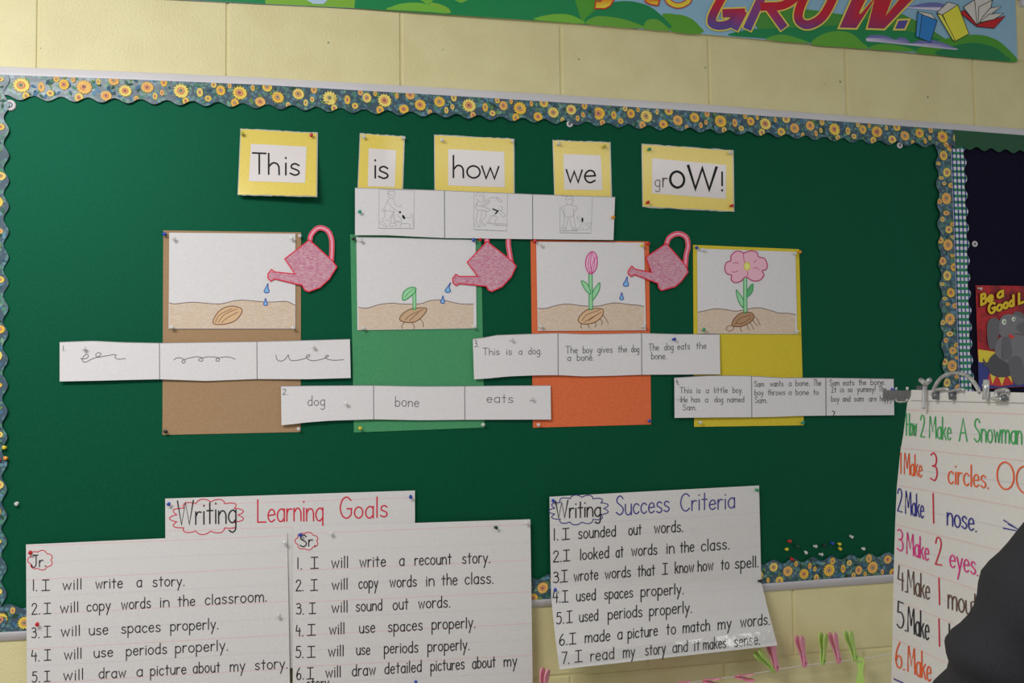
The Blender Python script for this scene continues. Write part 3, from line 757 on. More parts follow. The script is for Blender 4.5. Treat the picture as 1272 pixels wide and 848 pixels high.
# ================================================================== SENTENCE STRIPS
GS = 'white three-panel sentence strips'
def strip(zf, top, bot, div, label, curl=None, d=.0075):
    s = Sheet('sentence_strip', [zf(*top), zf(*bot)], d, WHITE, label, 'paper strip', GS, nx=40, ny=6, curl=curl or (lambda u, v: .002*math.sin(6.3*u+1)*v+.0022*v))
    i = Ink(s)
    for x in div:
        (a,), (b,) = zf((x, 0)), zf((x, 1))
        X = a[0]; ys = [p[1] for p in s.poly if abs(p[0]-X) < 8]
        i.line([(X, min(ys)+.5), (X+.3, max(ys)-.5)], 1.0, A(120, 116, 124))
    t = zf(*top)
    i.line([(x, y+.35) for x, y in t], .55, A(140, 136, 142))
    i.build('panel_line', s.o)
    return s
PEN = A(96, 92, 98)
# the picture strip
def zid(*p): return list(p)
ps = strip(zid, [(441, 233), (480, 234), (553, 236.4), (661, 241), (764, 244.5)], [(441, 292), (480, 292), (520, 294), (553, 295.5), (661, 297), (762, 298)], [552, 661.5], 'picture strip with three faint pencil sketches of a boy and a dog', d=.0085)
zs = Z(7.95, 440, 230); i = Ink(ps); LG = A(168, 165, 168); LD = A(120, 117, 120)
for l in ([(245, 40), (243, 425)], [(593, 55), (590, 425)], [(248, 425), (590, 428)], [(250, 40), (590, 50)]): i.line(zs(*l), .55, LG if l[0][1] < 60 else LD)
for l in ([(330, 60), (360, 42), (400, 60), (402, 95), (385, 130), (355, 125), (332, 95), (330, 60)], [(340, 90), (350, 60), (392, 62)], [(355, 125), (320, 170), (305, 210), (275, 245), (285, 262), (308, 240)],
          [(382, 130), (410, 195), (455, 215), (462, 190)], [(330, 165), (360, 200), (400, 240), (445, 262)], [(300, 250), (340, 255), (395, 262)], [(305, 250), (300, 310), (275, 345), (310, 385), (320, 410), (270, 385), (248, 355)],
          [(385, 262), (370, 330), (350, 390), (355, 405), (415, 400), (400, 375), (360, 375)], [(395, 262), (395, 330), (405, 375)], [(305, 345), (350, 350)], [(345, 330), (375, 290)],
          [(425, 285), (440, 310), (465, 330), (462, 390), (450, 415)], [(480, 320), (550, 320), (580, 300), (555, 288)], [(580, 320), (582, 380), (590, 415)], [(470, 380), (540, 380), (555, 400), (540, 415)], [(400, 355), (455, 355)], [(415, 360), (455, 370)], [(350, 85), (365, 100), (380, 90)]):
    i.curve(zs(*l), .6, LG, n=3)
i.blob(*zs((452, 266))[0], 1.5, 1.5, BLACK, 8).blob(*zs((488, 314))[0], 1.6, 3.0, BLACK, 10, -.5); i.build('boy_reaching_sketch', ps.o)
zt = Z(6.36, 570, 230); i = Ink(ps)
for l in ([(120, 55), (118, 350)], [(385, 68), (380, 362)], [(118, 350), (378, 362)], [(122, 53), (385, 64)], [(216, 300), (378, 305)], [(290, 315), (378, 318)]): i.line(zt(*l), .55, LD if l[0][1] > 300 else LG)
for l in ([(135, 90), (150, 60), (190, 58), (202, 90), (190, 130), (165, 130), (140, 110)], [(160, 85), (178, 75), (190, 100)], [(150, 125), (145, 160), (180, 160), (245, 120), (225, 150), (190, 170)], [(180, 165), (245, 190), (225, 208), (195, 200)], [(140, 140), (138, 190), (210, 200)],
          [(150, 195), (145, 240), (135, 290), (170, 325), (140, 325), (118, 300)], [(215, 205), (210, 250), (180, 290), (212, 312), (190, 318), (160, 290)], [(180, 200), (178, 250), (165, 290)], [(200, 130), (250, 100), (290, 95)],
          [(290, 95), (310, 100), (340, 125), (330, 135), (305, 115), (290, 95)], [(325, 165), (345, 180), (330, 210)], [(310, 185), (340, 210), (368, 235), (350, 250), (320, 220)], [(290, 230), (250, 250), (240, 290), (280, 315), (298, 312), (285, 285), (310, 250)], [(220, 285), (240, 300)], [(260, 240), (300, 245)]):
    i.curve(zt(*l), .6, LG, n=3)
i.line(zt((270, 188), (308, 204), (290, 224)), 1.8, BLACK); i.build('boy_throwing_sketch', ps.o); i = Ink(ps)
for l in ([(800, 165), (797, 375)], [(1055, 88), (1046, 370)], [(800, 375), (1045, 378)], [(808, 85), (900, 88)], [(803, 360), (940, 360)]): i.line(zt(*l), .55, LD if l[0][1] > 300 else LG)
for l in ([(845, 115), (850, 90), (895, 90), (903, 120), (890, 150), (865, 155), (848, 135)], [(850, 118), (885, 108), (898, 128)], [(860, 155), (830, 165), (810, 185), (835, 232), (840, 243)], [(885, 155), (920, 165), (935, 180), (905, 225), (905, 240)], [(835, 180), (835, 245), (905, 243), (903, 180)],
          [(838, 245), (825, 330), (845, 335), (865, 255)], [(905, 243), (920, 330), (895, 335), (875, 265)], [(825, 330), (805, 340), (840, 350), (850, 338)], [(895, 338), (895, 350), (940, 350), (925, 335)], [(930, 245), (950, 280), (975, 295)], [(945, 240), (965, 265)],
          [(975, 295), (960, 320), (955, 350), (985, 350), (975, 330)], [(990, 300), (1020, 320), (1030, 350), (990, 350)], [(1010, 300), (1040, 300), (1035, 340)], [(940, 260), (930, 255)]):
    i.curve(zt(*l), .6, LG, n=3)
i.blob(*zt((976, 273))[0], 1.3, 2.9, BLACK, 10); i.build('boy_standing_sketch', ps.o)

zf1 = Z(3.2615, 60, 400)
s1 = strip(zf1, [(46, 80), (180, 75), (300, 81), (450, 84), (560, 82), (845, 78), (1050, 73), (1222, 68)], [(46, 240), (200, 237), (360, 233), (450, 231), (640, 238), (845, 230), (1050, 231), (1225, 226)], [450, 845], 'sentence strip of pencil scribbles marked 1 across the brown sheet')
words(Ink(s1), zf1, ((55, 116), (80, 116)), [('1', 60, 63), ('.', 68, 71)], 6, .8, PEN)
for l in ([(130, 148), (150, 148), (163, 138), (155, 130), (142, 140), (138, 155), (150, 162), (175, 150), (205, 138), (213, 128), (203, 123), (192, 132), (200, 142), (225, 138), (262, 132), (275, 133), (270, 143), (285, 150), (312, 147)],
          [(508, 153), (520, 145), (540, 146), (555, 158), (548, 166), (541, 160), (555, 150), (600, 140), (622, 145), (626, 155), (614, 158), (610, 150), (640, 141), (680, 142), (693, 150), (690, 158), (680, 156), (682, 148), (710, 141), (735, 142), (757, 150)],
          [(922, 133), (926, 150), (940, 158), (960, 150), (972, 133), (976, 148), (990, 156), (1030, 150), (1058, 138), (1056, 131), (1045, 138), (1052, 150), (1075, 156), (1115, 148), (1135, 137), (1128, 134), (1122, 143), (1135, 151), (1160, 154), (1196, 152)]):
    Ink(s1).curve(zf1(*l), .85, PEN, n=5).build('pencil_scribble', s1.o)
zf2 = Z(3.533, 340, 460)
s2 = strip(zf2, [(32, 68), (200, 66), (438, 65), (640, 69), (838, 68), (1000, 66), (1215, 65)], [(34, 240), (80, 236), (140, 228), (250, 220), (440, 214), (640, 218), (840, 216), (1217, 215)], [438, 838], 'sentence strip with the three words dog bone eats')
i = Ink(s2); words(i, zf2, ((40, 106), (70, 106)), [('2', 40, 54), ('.', 62, 65)], 7, .8, PEN)
words(i, zf2, ((150, 155), (227, 152)), [('dog', 150, 224)], 12, .9, PEN); words(i, zf2, ((533, 157), (637, 159)), [('bone', 534, 637)], 12.5, .9, PEN); words(i, zf2, ((935, 140), (1050, 142)), [('eats', 936, 1050)], 11.5, .9, PEN); i.build('lettering', s2.o)
zf3 = Z(3.8545, 580, 390)
s3 = strip(zf3, [(28, 118), (80, 112), (140, 100), (250, 96), (430, 90), (560, 95), (700, 93), (835, 90), (1000, 95), (1210, 96)], [(34, 312), (100, 308), (200, 298), (330, 293), (440, 292), (560, 298), (700, 295), (835, 290), (1213, 288)], [436, 836], 'sentence strip beginning This is a dog across the orange sheet')
i = Ink(s3)
for base, it in [(((35, 158), (60, 156)), [('3', 37, 48), ('.', 54, 57)]), (((77, 196), (358, 191)), [('This', 77, 155), ('is', 190, 214), ('a', 249, 264), ('dog.', 295, 357)]),
                 (((473, 187), (825, 181)), [('The', 474, 529), ('boy', 556, 600), ('gives', 626, 696), ('the', 724, 766), ('dog', 788, 824)]), (((480, 224), (607, 221)), [('a', 482, 497), ('bone.', 528, 607)]),
                 (((870, 175), (1147, 165)), [('The', 871, 918), ('dog', 946, 988), ('eats', 1009, 1067), ('the', 1098, 1146)]), (((883, 215), (955, 215)), [('bone.', 884, 955)])]:
    words(i, zf3, base, it, 8.4, .85, PEN)
i.build('lettering', s3.o)
zf4 = Z(3.741, 820, 440)
s4 = strip(zf4, [(66, 108), (230, 98), (330, 98), (425, 100), (560, 108), (770, 108), (1085, 113)], [(67, 295), (250, 293), (425, 292), (540, 290), (640, 286), (800, 284), (820, 284), (1088, 282)], [425, 770], 'sentence strip marked 4 about a little boy and Sam across the yellow sheet', curl=lambda u, v: .0015*math.sin(6.3*u+1)*v+.0022*v+.006*max(0, v-.75)/.25*max(0, u-.5))
i = Ink(s4)
for base, it in [(((72, 142), (90, 140)), [('4', 74, 84), ('.', 87, 90)]), (((92, 180), (385, 178)), [('This', 92, 148), ('is', 170, 187), ('a', 213, 226), ('little', 251, 313), ('boy.', 338, 384)]),
                 (((97, 222), (390, 221)), [('He', 98, 127), ('has', 146, 185), ('a', 209, 222), ('dog', 253, 292), ('named', 313, 390)]), (((105, 259), (170, 258)), [('Sam.', 106, 168)]),
                 (((438, 150), (748, 144)), [('Sam', 438, 482), ('wants', 511, 572), ('a', 598, 610), ('bone.', 630, 694), ('The', 713, 748)]), (((440, 190), (735, 187)), [('boy', 440, 480), ('throws', 501, 580), ('a', 598, 610), ('bone', 631, 690), ('to', 713, 735)]), (((440, 225), (500, 225)), [('Sam.', 441, 497)]),
                 (((788, 145), (1045, 140)), [('Sam', 788, 832), ('eats', 851, 902), ('the', 923, 957), ('bone.', 979, 1045)]), (((795, 177), (1050, 172)), [('It', 796, 818), ('is', 837, 855), ('so', 873, 893), ('yummy!', 916, 1000), ('The', 1016, 1050)]), (((795, 219), (1085, 217)), [('boy', 796, 832), ('and', 849, 883), ('sam', 902, 945), ('are', 971, 1005), ('happy.', 1022, 1082)])]:
    words(i, zf4, base, it, 7.2, .8, PEN)
i.line(zf4((800, 262), (812, 268), (806, 284)), 1.1, A(70, 66, 68)); i.build('torn_fold', s4.o)

# ================================================================== WRITING CHARTS
GW = 'handwritten chart paper sheets'
RULE, RULEG = A(226, 176, 178), A(196, 194, 198)
def ruled(s, pairs, xm=1.5):
    i = Ink(s, .0002); pr = None
    for (a, b) in pairs:
        n = 14; f = lambda a, b, k: (a[0]+(b[0]-a[0])*k/n, a[1]+(b[1]-a[1])*k/n)
        i.line([f(a, b, k) for k in range(n+1)], .55, RULE)
        if pr:
            ma = ((a[0]+pr[0][0])/2, (a[1]+pr[0][1])/2); mb = ((b[0]+pr[1][0])/2, (b[1]+pr[1][1])/2)
            i.line([f(ma, mb, k) for k in range(n+1)], .45, RULEG)
        pr = (a, b)
    i.build('ruled_lines', s.o)
def cloud(i, cx, cy, rx, ry, n, w, col, rot=0):
    P = []
    for k in range(n):
        for j in range(5):
            a = 2*math.pi*(k+j/5)/n; b = 1+.10*math.sin(math.pi*j/5)*2-.06
            P.append((cx+rx*b*math.cos(a), cy+ry*b*math.sin(a)+rot*rx*math.cos(a)))
    i.line(P, w, col, closed=True)
MK = A(34, 31, 36); MR = A(198, 40, 62); MB = A(66, 58, 132)
def zid(*p): return list(p)
hd = Sheet('chart_sheet', [[(205.2, 619), (515.4, 609)], [(205.5, 700), (515.6, 690)], [(206, 833), (516, 826)]], .0080, CHART, 'header sheet reading Writing Learning Goals in black and red marker', 'chart', GW)
ruled(hd, [((206, 628), (514, 617.5)), ((206, 659), (514, 650))])
i = Ink(hd, .0005); z2 = Z(3.288, 190, 590)
words(i, z2, ((98, 203), (345, 193)), [('Writing', 100, 340)], 29, 1.7, MK, gap=1.3); cloud(i, 257, 641.5, 41, 19.5, 13, 1.1, MR, -.05)
words(i, z2, ((427, 190), (697, 184)), [('Learning', 428, 695)], 28, 1.7, MR, gap=1.3); words(i, z2, ((763, 178), (957, 170)), [('Goals', 765, 957)], 25.5, 1.7, MR, gap=1.5); i.build('cloud_outline', hd.o)
jr = Sheet('chart_sheet', [[(32.3, 676), (356.7, 661.5)], [(33.4, 848), (360, 842)], [(34, 985), (362, 975)]], .0105, CHART, 'ruled chart sheet headed Jr. at the lower left of the board', 'chart', GW, ny=20, curl=lambda u, v: .002*math.sin(4*v)+.003*v)
ruled(jr, [((33, 678), (357, 665)), ((33, 720), (357.5, 704)), ((33.5, 763), (358, 746.5)), ((34, 806), (359, 788)), ((34, 849), (360, 830)), ((34, 892), (360, 871)), ((34, 935), (361, 913))])
i = Ink(jr, .0005); W_ = 1.25
for base, it in [(((38, 733.5), (229, 727)), [('1', 41, 43), ('.', 45, 46), ('I', 52, 61.5), ('will', 78, 101), ('write', 119, 152), ('a', 170, 176), ('story.', 190, 229)]),
                 (((39, 763), (331, 746.5)), [('2', 39.5, 46), ('.', 48.5, 49.5), ('I', 54.5, 63), ('will', 75, 97), ('copy', 108, 137), ('words', 151, 187), ('in', 199, 210), ('the', 221, 242), ('classroom.', 255, 331)]),
                 (((39, 792), (271, 780.5)), [('3', 39.5, 45), ('.', 48, 49), ('I', 54.5, 63), ('will', 76, 99), ('use', 111, 134), ('spaces', 151, 199), ('properly.', 212, 271)]),
                 (((39, 821), (283, 807)), [('4', 39, 45.5), ('.', 48, 49), ('I', 55, 63), ('will', 80, 101), ('use', 117, 140), ('periods', 157, 207), ('properly.', 218, 283)]),
                 (((39, 847), (358, 829.5)), [('5', 40, 46), ('.', 48.5, 49.2), ('I', 55, 62), ('will', 79, 103), ('draw', 123, 156), ('a', 170, 177), ('picture', 187, 231), ('about', 240, 273), ('my', 286, 304), ('story.', 317, 357)])]:
    words(i, zid, base, it, 13, W_, MK, xs=1.12)
words(i, zid, ((39, 704.5), (58, 702.5)), [('Jr.', 39.5, 57)], 14, 1.3, MK); cloud(i, 50, 695.5, 14, 11, 7, 1.0, MR); i.build('cloud_outline', jr.o)
sr = Sheet('chart_sheet', [[(364.3, 654), (658.7, 644.7)], [(363.6, 848), (661.7, 848)], [(363.5, 980), (663, 985)]], .0132, CHART, 'ruled chart sheet headed Sr. about writing a recount story', 'chart', GW, ny=20, curl=lambda u, v: .002*math.sin(4*v)+.003*v+.002*u)
ruled(sr, [((366, 663), (659, 651)), ((366, 708.6), (659.5, 695)), ((366, 748), (660, 734.5)), ((365, 789), (660, 774)), ((365, 828), (661, 813.5)), ((365, 870), (661, 855)), ((365, 912), (661, 897))])
z3 = Z(3.288, 350, 590); i = Ink(sr, .0005)
for base, it in [(((62, 383), (850, 357)), [('1', 64, 68), ('.', 78, 81), ('I', 118, 149), ('will', 204, 270), ('write', 319, 424), ('a', 481, 500), ('recount', 544, 692), ('story.', 738, 850)]),
                 (((60, 473), (865, 441)), [('2', 58, 79), ('.', 85, 88), ('I', 118, 146), ('will', 206, 268), ('copy', 315, 392), ('words', 442, 550), ('in', 590, 622), ('the', 654, 716), ('class.', 749, 864)]),
                 (((58, 568), (688, 538)), [('3', 59, 79), ('.', 86, 89), ('I', 112, 138), ('will', 205, 268), ('sound', 304, 409), ('out', 455, 516), ('words.', 559, 687)]),
                 (((57, 657), (790, 622)), [('4', 58, 76), ('.', 84, 87), ('I', 105, 137), ('will', 195, 255), ('use', 318, 380), ('spaces', 435, 574), ('properly.', 614, 790)]),
                 (((57, 746), (766, 712)), [('5', 58, 78), ('.', 85, 88), ('I', 105, 136), ('will', 191, 252), ('use', 306, 360), ('periods', 419, 556), ('properly.', 597, 766)]),
                 (((60, 834), (960, 778)), [('6', 61, 78), ('.', 86, 89), ('I', 103, 130), ('will', 180, 240), ('draw', 288, 382), ('detailed', 421, 570), ('pictures', 609, 745), ('about', 779, 872), ('my', 908, 960)]),
                 (((100, 872), (200, 868)), [('story.', 102, 200)])]:
    words(i, z3, base, it, 13.6, 1.3, MK, xs=1.12)
words(i, z3, ((70, 292), (140, 288)), [('Sr.', 75, 138)], 14, 1.4, MK); cloud(i, 381, 671.8, 13, 10, 7, 1.0, MR); i.build('cloud_outline', sr.o)
z4 = Z(3.288, 650, 590)
def scurl(u, v): return .001*math.sin(5*u) + (.078*((v-.52)/.48)**1.4 if v > .52 else 0)
su = Sheet('chart_sheet', [z4((107, 88), (470, 68), (963, 42)), z4((110, 300), (480, 275), (968, 250)), z4((114, 500), (490, 468), (972, 435)), z4((128, 640), (500, 605), (1002, 560)), z4((148, 793), (560, 748), (1038, 695))], .0105, CHART,
           'chart sheet reading Writing Success Criteria curling out below the board', 'chart', GW, nx=24, ny=30, curl=scurl)
i = Ink(su, .0003)
for a, b in [((110, 205), (965, 152)), ((112, 262), (966, 205))] : 
    P = [z4((a[0]+(b[0]-a[0])*k/16, a[1]+(b[1]-a[1])*k/16))[0] for k in range(17)]; i.line(P, .8 if a[1] == 205 else .4, RULEG)
for a, b in [((112, 345), (968, 290)), ((113, 430), (970, 372)), ((118, 515), (974, 455)), ((128, 600), (988, 540)), ((136, 690), (1010, 610)), ((146, 775), (1030, 680))]:
    P = [z4((a[0]+(b[0]-a[0])*k/16, a[1]+(b[1]-a[1])*k/16))[0] for k in range(17)]; i.line(P, .4, RULEG)
i.build('ruled_lines', su.o)
i = Ink(su, .0006)
words(i, z4, ((128, 177), (320, 166)), [('Writing', 132, 316)], 21, 1.6, MK, gap=1.3); cloud(i, 719, 633, 33, 16.5, 13, 1.1, A(52, 44, 120), -.05)
words(i, z4, ((378, 164), (597, 149)), [('Success', 380, 596)], 23.5, 1.5, MB, gap=1.4); words(i, z4, ((642, 148), (865, 133)), [('Criteria', 643, 864)], 22, 1.5, MB, gap=1.5)
for base, it in [(((122, 266), (653, 230)), [('1', 125, 129), ('.', 139, 142), ('I', 159, 188), ('sounded', 226, 377), ('out', 431, 482), ('words.', 536, 652)]),
                 (((122, 354), (842, 301)), [('2', 123, 145), ('.', 152, 155), ('I', 163, 190), ('looked', 233, 349), ('at', 379, 408), ('words', 443, 546), ('in', 586, 616), ('the', 641, 697), ('class.', 728, 841)]),
                 (((122, 440), (960, 374)), [('3', 123, 144), ('.', 150, 153), ('I', 155, 181), ('wrote', 208, 305), ('words', 335, 438), ('that', 468, 537), ('I', 569, 590), ('know', 621, 696), ('how', 714, 775), ('to', 808, 840), ('spell.', 866, 960)]),
                 (((120, 521), (655, 484)), [('4', 121, 141), ('.', 148, 151), ('I', 158, 183), ('used', 218, 295), ('spaces', 332, 447), ('properly.', 481, 654)]),
                 (((135, 607), (688, 560)), [('5', 136, 156), ('.', 163, 166), ('I', 177, 200), ('used', 230, 305), ('periods', 347, 485), ('properly.', 516, 688)]),
                 (((147, 695), (1008, 608)), [('6', 148, 168), ('.', 176, 179), ('I', 188, 215), ('made', 253, 354), ('a', 386, 404), ('picture', 428, 548), ('to', 585, 622), ('match', 653, 761), ('my', 796, 849), ('words.', 888, 1006)]),
                 (((155, 770), (967, 690)), [('7', 158, 178), ('.', 184, 187), ('I', 211, 240), ('read', 276, 370), ('my', 409, 455), ('story', 499, 580), ('and', 611, 671), ('it', 699, 720), ('makes', 736, 827), ('sense.', 863, 966)])]:
    words(i, z4, base, it, 13.8, 1.3, MK, xs=1.12)
i.build('cloud_outline', su.o)
i = Ink(su, .0012)      # clear tape across the foot of the sheet
n = 24
for k in range(n):
    a = (142+(1022-142)*k/n, 735+(632-735)*k/n); b = (142+(1022-142)*(k+1)/n, 735+(632-735)*(k+1)/n)
    i.fill(z4(a, b, (b[0]+9, b[1]+48), (a[0]+5, a[1]+50)), (1, 1, 1, 1), fan=True)
i.build('clear_tape', su.o, GLOSS)

# ================================================================== PUSH PINS
PINC = {'clear': None, 'red': (.6, .015, .02), 'blue': (.02, .06, .45), 'yellow': (.75, .6, .03), 'green': (.01, .32, .12), 'dark green': (.005, .06, .03), 'teal': (.01, .33, .26), 'black': (.012, .012, .014), 'white': (.8, .78, .8), 'orange': (.8, .33, .02), 'yellow-green': (.5, .48, .05)}
def pin_meshes():
    out = {}
    prof = [(0, 0), (.0030, 0), (.0034, .0012), (.0020, .0024), (.0017, .0060), (.0022, .0074), (.0040, .0086), (.0043, .0098), (.0036, .0106), (0, .0108)]
    def lathe(prof, n=14):
        vs, fs = [], []
        for r, h in prof:
            for k in range(n): a = 2*math.pi*k/n; vs.append((r*math.cos(a), -h, r*math.sin(a)))
        for j in range(len(prof)-1):
            for k in range(n): fs.append((j*n+k, j*n+(k+1) % n, (j+1)*n+(k+1) % n, (j+1)*n+k))
        return vs, fs
    needle = bpy.data.meshes.new('needle'); v, f = lathe([(.0001, -.004), (.0006, -.001), (.0006, .0012)], 6); needle.from_pydata(v, [], f); needle.materials.append(STEEL)
    for c, rgb in PINC.items():
        m = bpy.data.meshes.new('pin_head'); v, f = lathe(prof); m.from_pydata(v, [], f)
        if rgb is None: mat = new_mat('clear_plastic', (.88, .88, .86, 1), .12, trans=.25, spec=.6)
        else: mat = new_mat(c.replace(' ', '_')+'_plastic', rgb+(1,), .22, spec=.6)
        m.materials.append(mat); m.polygons.foreach_set('use_smooth', [True]*len(m.polygons)); out[c] = m
    return out, needle
PM, NEEDLE = pin_meshes()
def pin(px, py, c, where, tilt=None, lean=(0, 0), sc=1.0):
    d = top_depth(px, py); loc = at(px, py, d+.0032)
    t = bpy.data.objects.new('push_pin', None); COL.objects.link(t); t.empty_display_size = .01
    t.location = at(px, py, d); t.scale = (sc, sc, sc)
    t.rotation_euler = (random.uniform(-.2, .25)+lean[0], 0, random.uniform(-.25, .25)+lean[1])
    tag(t, ('pushpin ' if False else '') + '%s push pin %s' % (c, where), 'push pin', 'push pins on the board')
    for n, me in (('pin_head', PM[c]), ('needle', NEEDLE)):
        o = bpy.data.objects.new(n, me); COL.objects.link(o); o.parent = t
for a in [
 (302, 167.5, 'yellow-green', 'at the top left of the This card'), (386.5, 168.5, 'red', 'at the top right of the This card'),
 (451, 170, 'clear', 'at the top left of the is card'), (500, 172, 'clear', 'at the top right of the is card'),
 (548.5, 174.6, 'white', 'at the top left of the how card'), (636, 175.5, 'clear', 'at the top right of the how card'),
 (693, 179.5, 'clear', 'at the top left of the we card'), (749, 183, 'yellow-green', 'at the top right of the we card'),
 (805.4, 185.8, 'green', 'at the top left of the grOW card'), (906, 191, 'clear', 'at the top right of the grOW card'), (803.5, 252, 'red', 'at the bottom left of the grOW card'), (907.3, 255.8, 'red', 'at the bottom right of the grOW card'),
 (446.5, 262.5, 'teal', 'at the left end of the pencil picture strip'), (760.3, 270.5, 'orange', 'at the right end of the pencil picture strip'),
 (439.3, 296, 'black', 'at the top left corner of the light green sheet'), (447.4, 299, 'clear', 'at the top left of the sprout drawing'), (588, 298.9, 'blue', 'at the top right of the sprout drawing'), (595, 297.2, 'red', 'above the handle of the half hidden watering can'),
 (205.5, 291, 'blue', 'at the top left of the brown sheet'), (371.8, 292.5, 'clear', 'at the top right of the brown sheet'), (215.5, 296.4, 'clear', 'at the top left of the seed drawing'), (362.6, 295.8, 'clear', 'at the top right of the seed drawing'), (214.5, 407, 'clear', 'at the bottom left of the seed drawing'), (364.3, 407, 'clear', 'at the bottom right of the seed drawing'), (206.6, 536, 'black', 'at the bottom left of the brown sheet'), (370.5, 532, 'clear', 'at the bottom right of the brown sheet'),
 (450, 408, 'clear', 'at the bottom left of the sprout drawing'), (589, 405.5, 'clear', 'at the bottom right of the sprout drawing'), (446.4, 531.6, 'yellow', 'at the bottom left of the light green sheet'), (599, 527.4, 'clear', 'at the bottom right of the light green sheet'),
 (664, 300.5, 'red', 'at the top left of the orange sheet'), (670.5, 303.8, 'clear', 'at the top left of the tulip bud drawing'), (796.5, 305, 'yellow', 'at the top right of the tulip bud drawing'), (804, 303, 'red', 'at the top right of the orange sheet'), (671, 406, 'clear', 'at the bottom left of the tulip bud drawing'), (798, 405.5, 'clear', 'at the bottom right of the tulip bud drawing'), (668, 527, 'clear', 'at the bottom left of the orange sheet'), (806, 523, 'blue', 'at the bottom right of the orange sheet'),
 (864.5, 307.5, 'blue', 'at the top left of the mustard yellow sheet'), (872, 311, 'clear', 'at the top left of the pink flower drawing'), (985.5, 315, 'clear', 'at the top right of the pink flower drawing'), (991.3, 313, 'orange', 'at the top right of the mustard yellow sheet'), (873.6, 410, 'green', 'at the bottom left of the pink flower drawing'), (988.5, 411, 'clear', 'at the bottom right of the pink flower drawing'), (868.6, 524, 'clear', 'at the bottom left of the mustard yellow sheet'), (996, 525, 'teal', 'at the bottom right of the mustard yellow sheet'),
 (104.5, 433.7, 'clear', 'above the left scribble on strip 1'), (389.6, 430.7, 'clear', 'above the right scribble on strip 1'), (430, 501, 'clear', 'right of the word dog on strip 2'), (659, 496, 'clear', 'right of the word eats on strip 2'),
 (633.7, 421.7, 'clear', 'near the top left of strip 3'), (836, 421.4, 'blue', 'on the right panel of strip 3'), (842.7, 494.8, 'clear', 'at the left end of strip 4'), (1107.5, 483, 'blue', 'at the right end of strip 4'),
 (208.9, 625.6, 'blue', 'at the top left of the Learning Goals header'), (510, 615.9, 'blue', 'at the top right of the Learning Goals header'), (37.6, 685.2, 'red', 'at the top left corner of the Jr. sheet'), (46.1, 774.2, 'red', 'above the third line of the Jr. sheet'), (354, 673.6, 'clear', 'at the top right of the Jr. sheet'), (346.6, 763, 'clear', 'on the right side of the Jr. sheet lower down'),
 (372.2, 664, 'blue', 'over the Sr. heading cloud'), (614.9, 654.5, 'dark green', 'near the top right of the Sr. sheet'), (412, 662, 'clear', 'right of the Sr. heading'), (654, 649, 'clear', 'at the top right corner of the Sr. sheet'), (516.4, 846, 'blue', 'at the bottom of the Sr. sheet in the photo'),
 (686.8, 621, 'blue', 'at the top left of the Success Criteria sheet'), (939, 608, 'green', 'at the top right of the Success Criteria sheet'), (689.5, 731.5, 'blue', 'above number 4 on the Success Criteria sheet'), (942.3, 721.4, 'black', 'on the right edge of the Success Criteria sheet'),
 (7, 555.5, 'yellow', 'alone at the left edge of the felt'), (8.5, 569, 'orange', 'in the cluster at the left edge of the felt'), (1.5, 571, 'red', 'in the cluster at the left edge of the felt'), (22, 624.5, 'clear', 'alone on the felt above the Jr. sheet'),
 (979, 672, 'red', 'topmost of the loose pins right of the Success sheet'), (976, 682, 'yellow', 'between the two loose red pins'), (982.5, 693, 'red', 'just above the bottom sunflower border'), (988, 678, 'dark green', 'beside the loose red and yellow pins'), (1000, 685, 'clear', 'leftmost of the loose clear pins low on the felt'), (1011, 678, 'clear', 'left of the loose black pin'), (1018, 688, 'clear', 'below the loose black pin'),
 (1021, 677, 'black', 'among the loose pins low on the felt'), (1032.6, 674, 'blue', 'among the loose pins low on the felt'), (1041.6, 675, 'yellow', 'upper of the two loose yellow pins'), (1042.2, 680.5, 'yellow', 'lower of the two loose yellow pins'), (1056, 665.5, 'clear', 'highest of the loose pins low on the felt'), (1071, 681, 'clear', 'rightmost of the loose pins low on the felt')]:
    pin(*a)

# ================================================================== BANNER AT THE TOP
class BannerS(Flat):
    def p(s, x, y, lift=0.0): return at(x, y, s.d+lift)
BL = [(-150, -24), (60, -10.5), (190, -2), (320, 4.6), (495, 13), (600, 19.2), (720, 29.8), (880, 43), (1040, 57.5), (1264, 76.8)]
H_B = 132
n = 12
bsheet = Sheet('classroom_banner', [[(x-.02*H_B, y-H_B) for x, y in BL[:-1]]+[(1259, -60)], BL], .004, BANNER, 'long laminated banner with green hills and the word GROW above the board', 'banner', base=.0, nx=60, ny=8, thick=.0012)
ORG_B = bsheet
def bpt(x, y): return (x, y)
DG, MG, LGN = A(20, 128, 74), A(76, 150, 50), A(122, 172, 58)
def hill(pts, col, lift, name='hill'):
    i = Ink(bsheet, lift); i.fill(smooth(pts[:-2], 5)+pts[-2:], col); i.build(name, bsheet.o, INKG)
def mound(i, xa, xb, h, col, lean=0):
    """one hill standing on the banner's lower edge"""
    n = 16; ya, yb = yon(BL, xa)-.4, yon(BL, xb)-.4; P = []
    for k in range(n+1):
        a = math.pi*k/n; x = (xa+xb)/2-(xb-xa)/2*math.cos(a); y0 = yon(BL, x)-.4
        P.append((x, y0-h*math.sin(a)**.8))
    i.fill(P, col); return i
i = Ink(bsheet, .0004)
mound(i, -140, 250, 44, MG); i.up(); mound(i, 300, 500, 60, LGN); i.up(); mound(i, 440, 740, 95, DG); i.up(); mound(i, 170, 330, 26, DG); i.up()
mound(i, 380, 395, 4, LGN); mound(i, 480, 560, 13, LGN)
i.up().fill(smooth(Z(3.944, 280, 0)((560, -90), (700, -60), (760, 0), (800, 38), (990, 22), (1010, 0), (1200, -60)), 5), DG)
i.up(); P = Z(3.944, 280, 0)
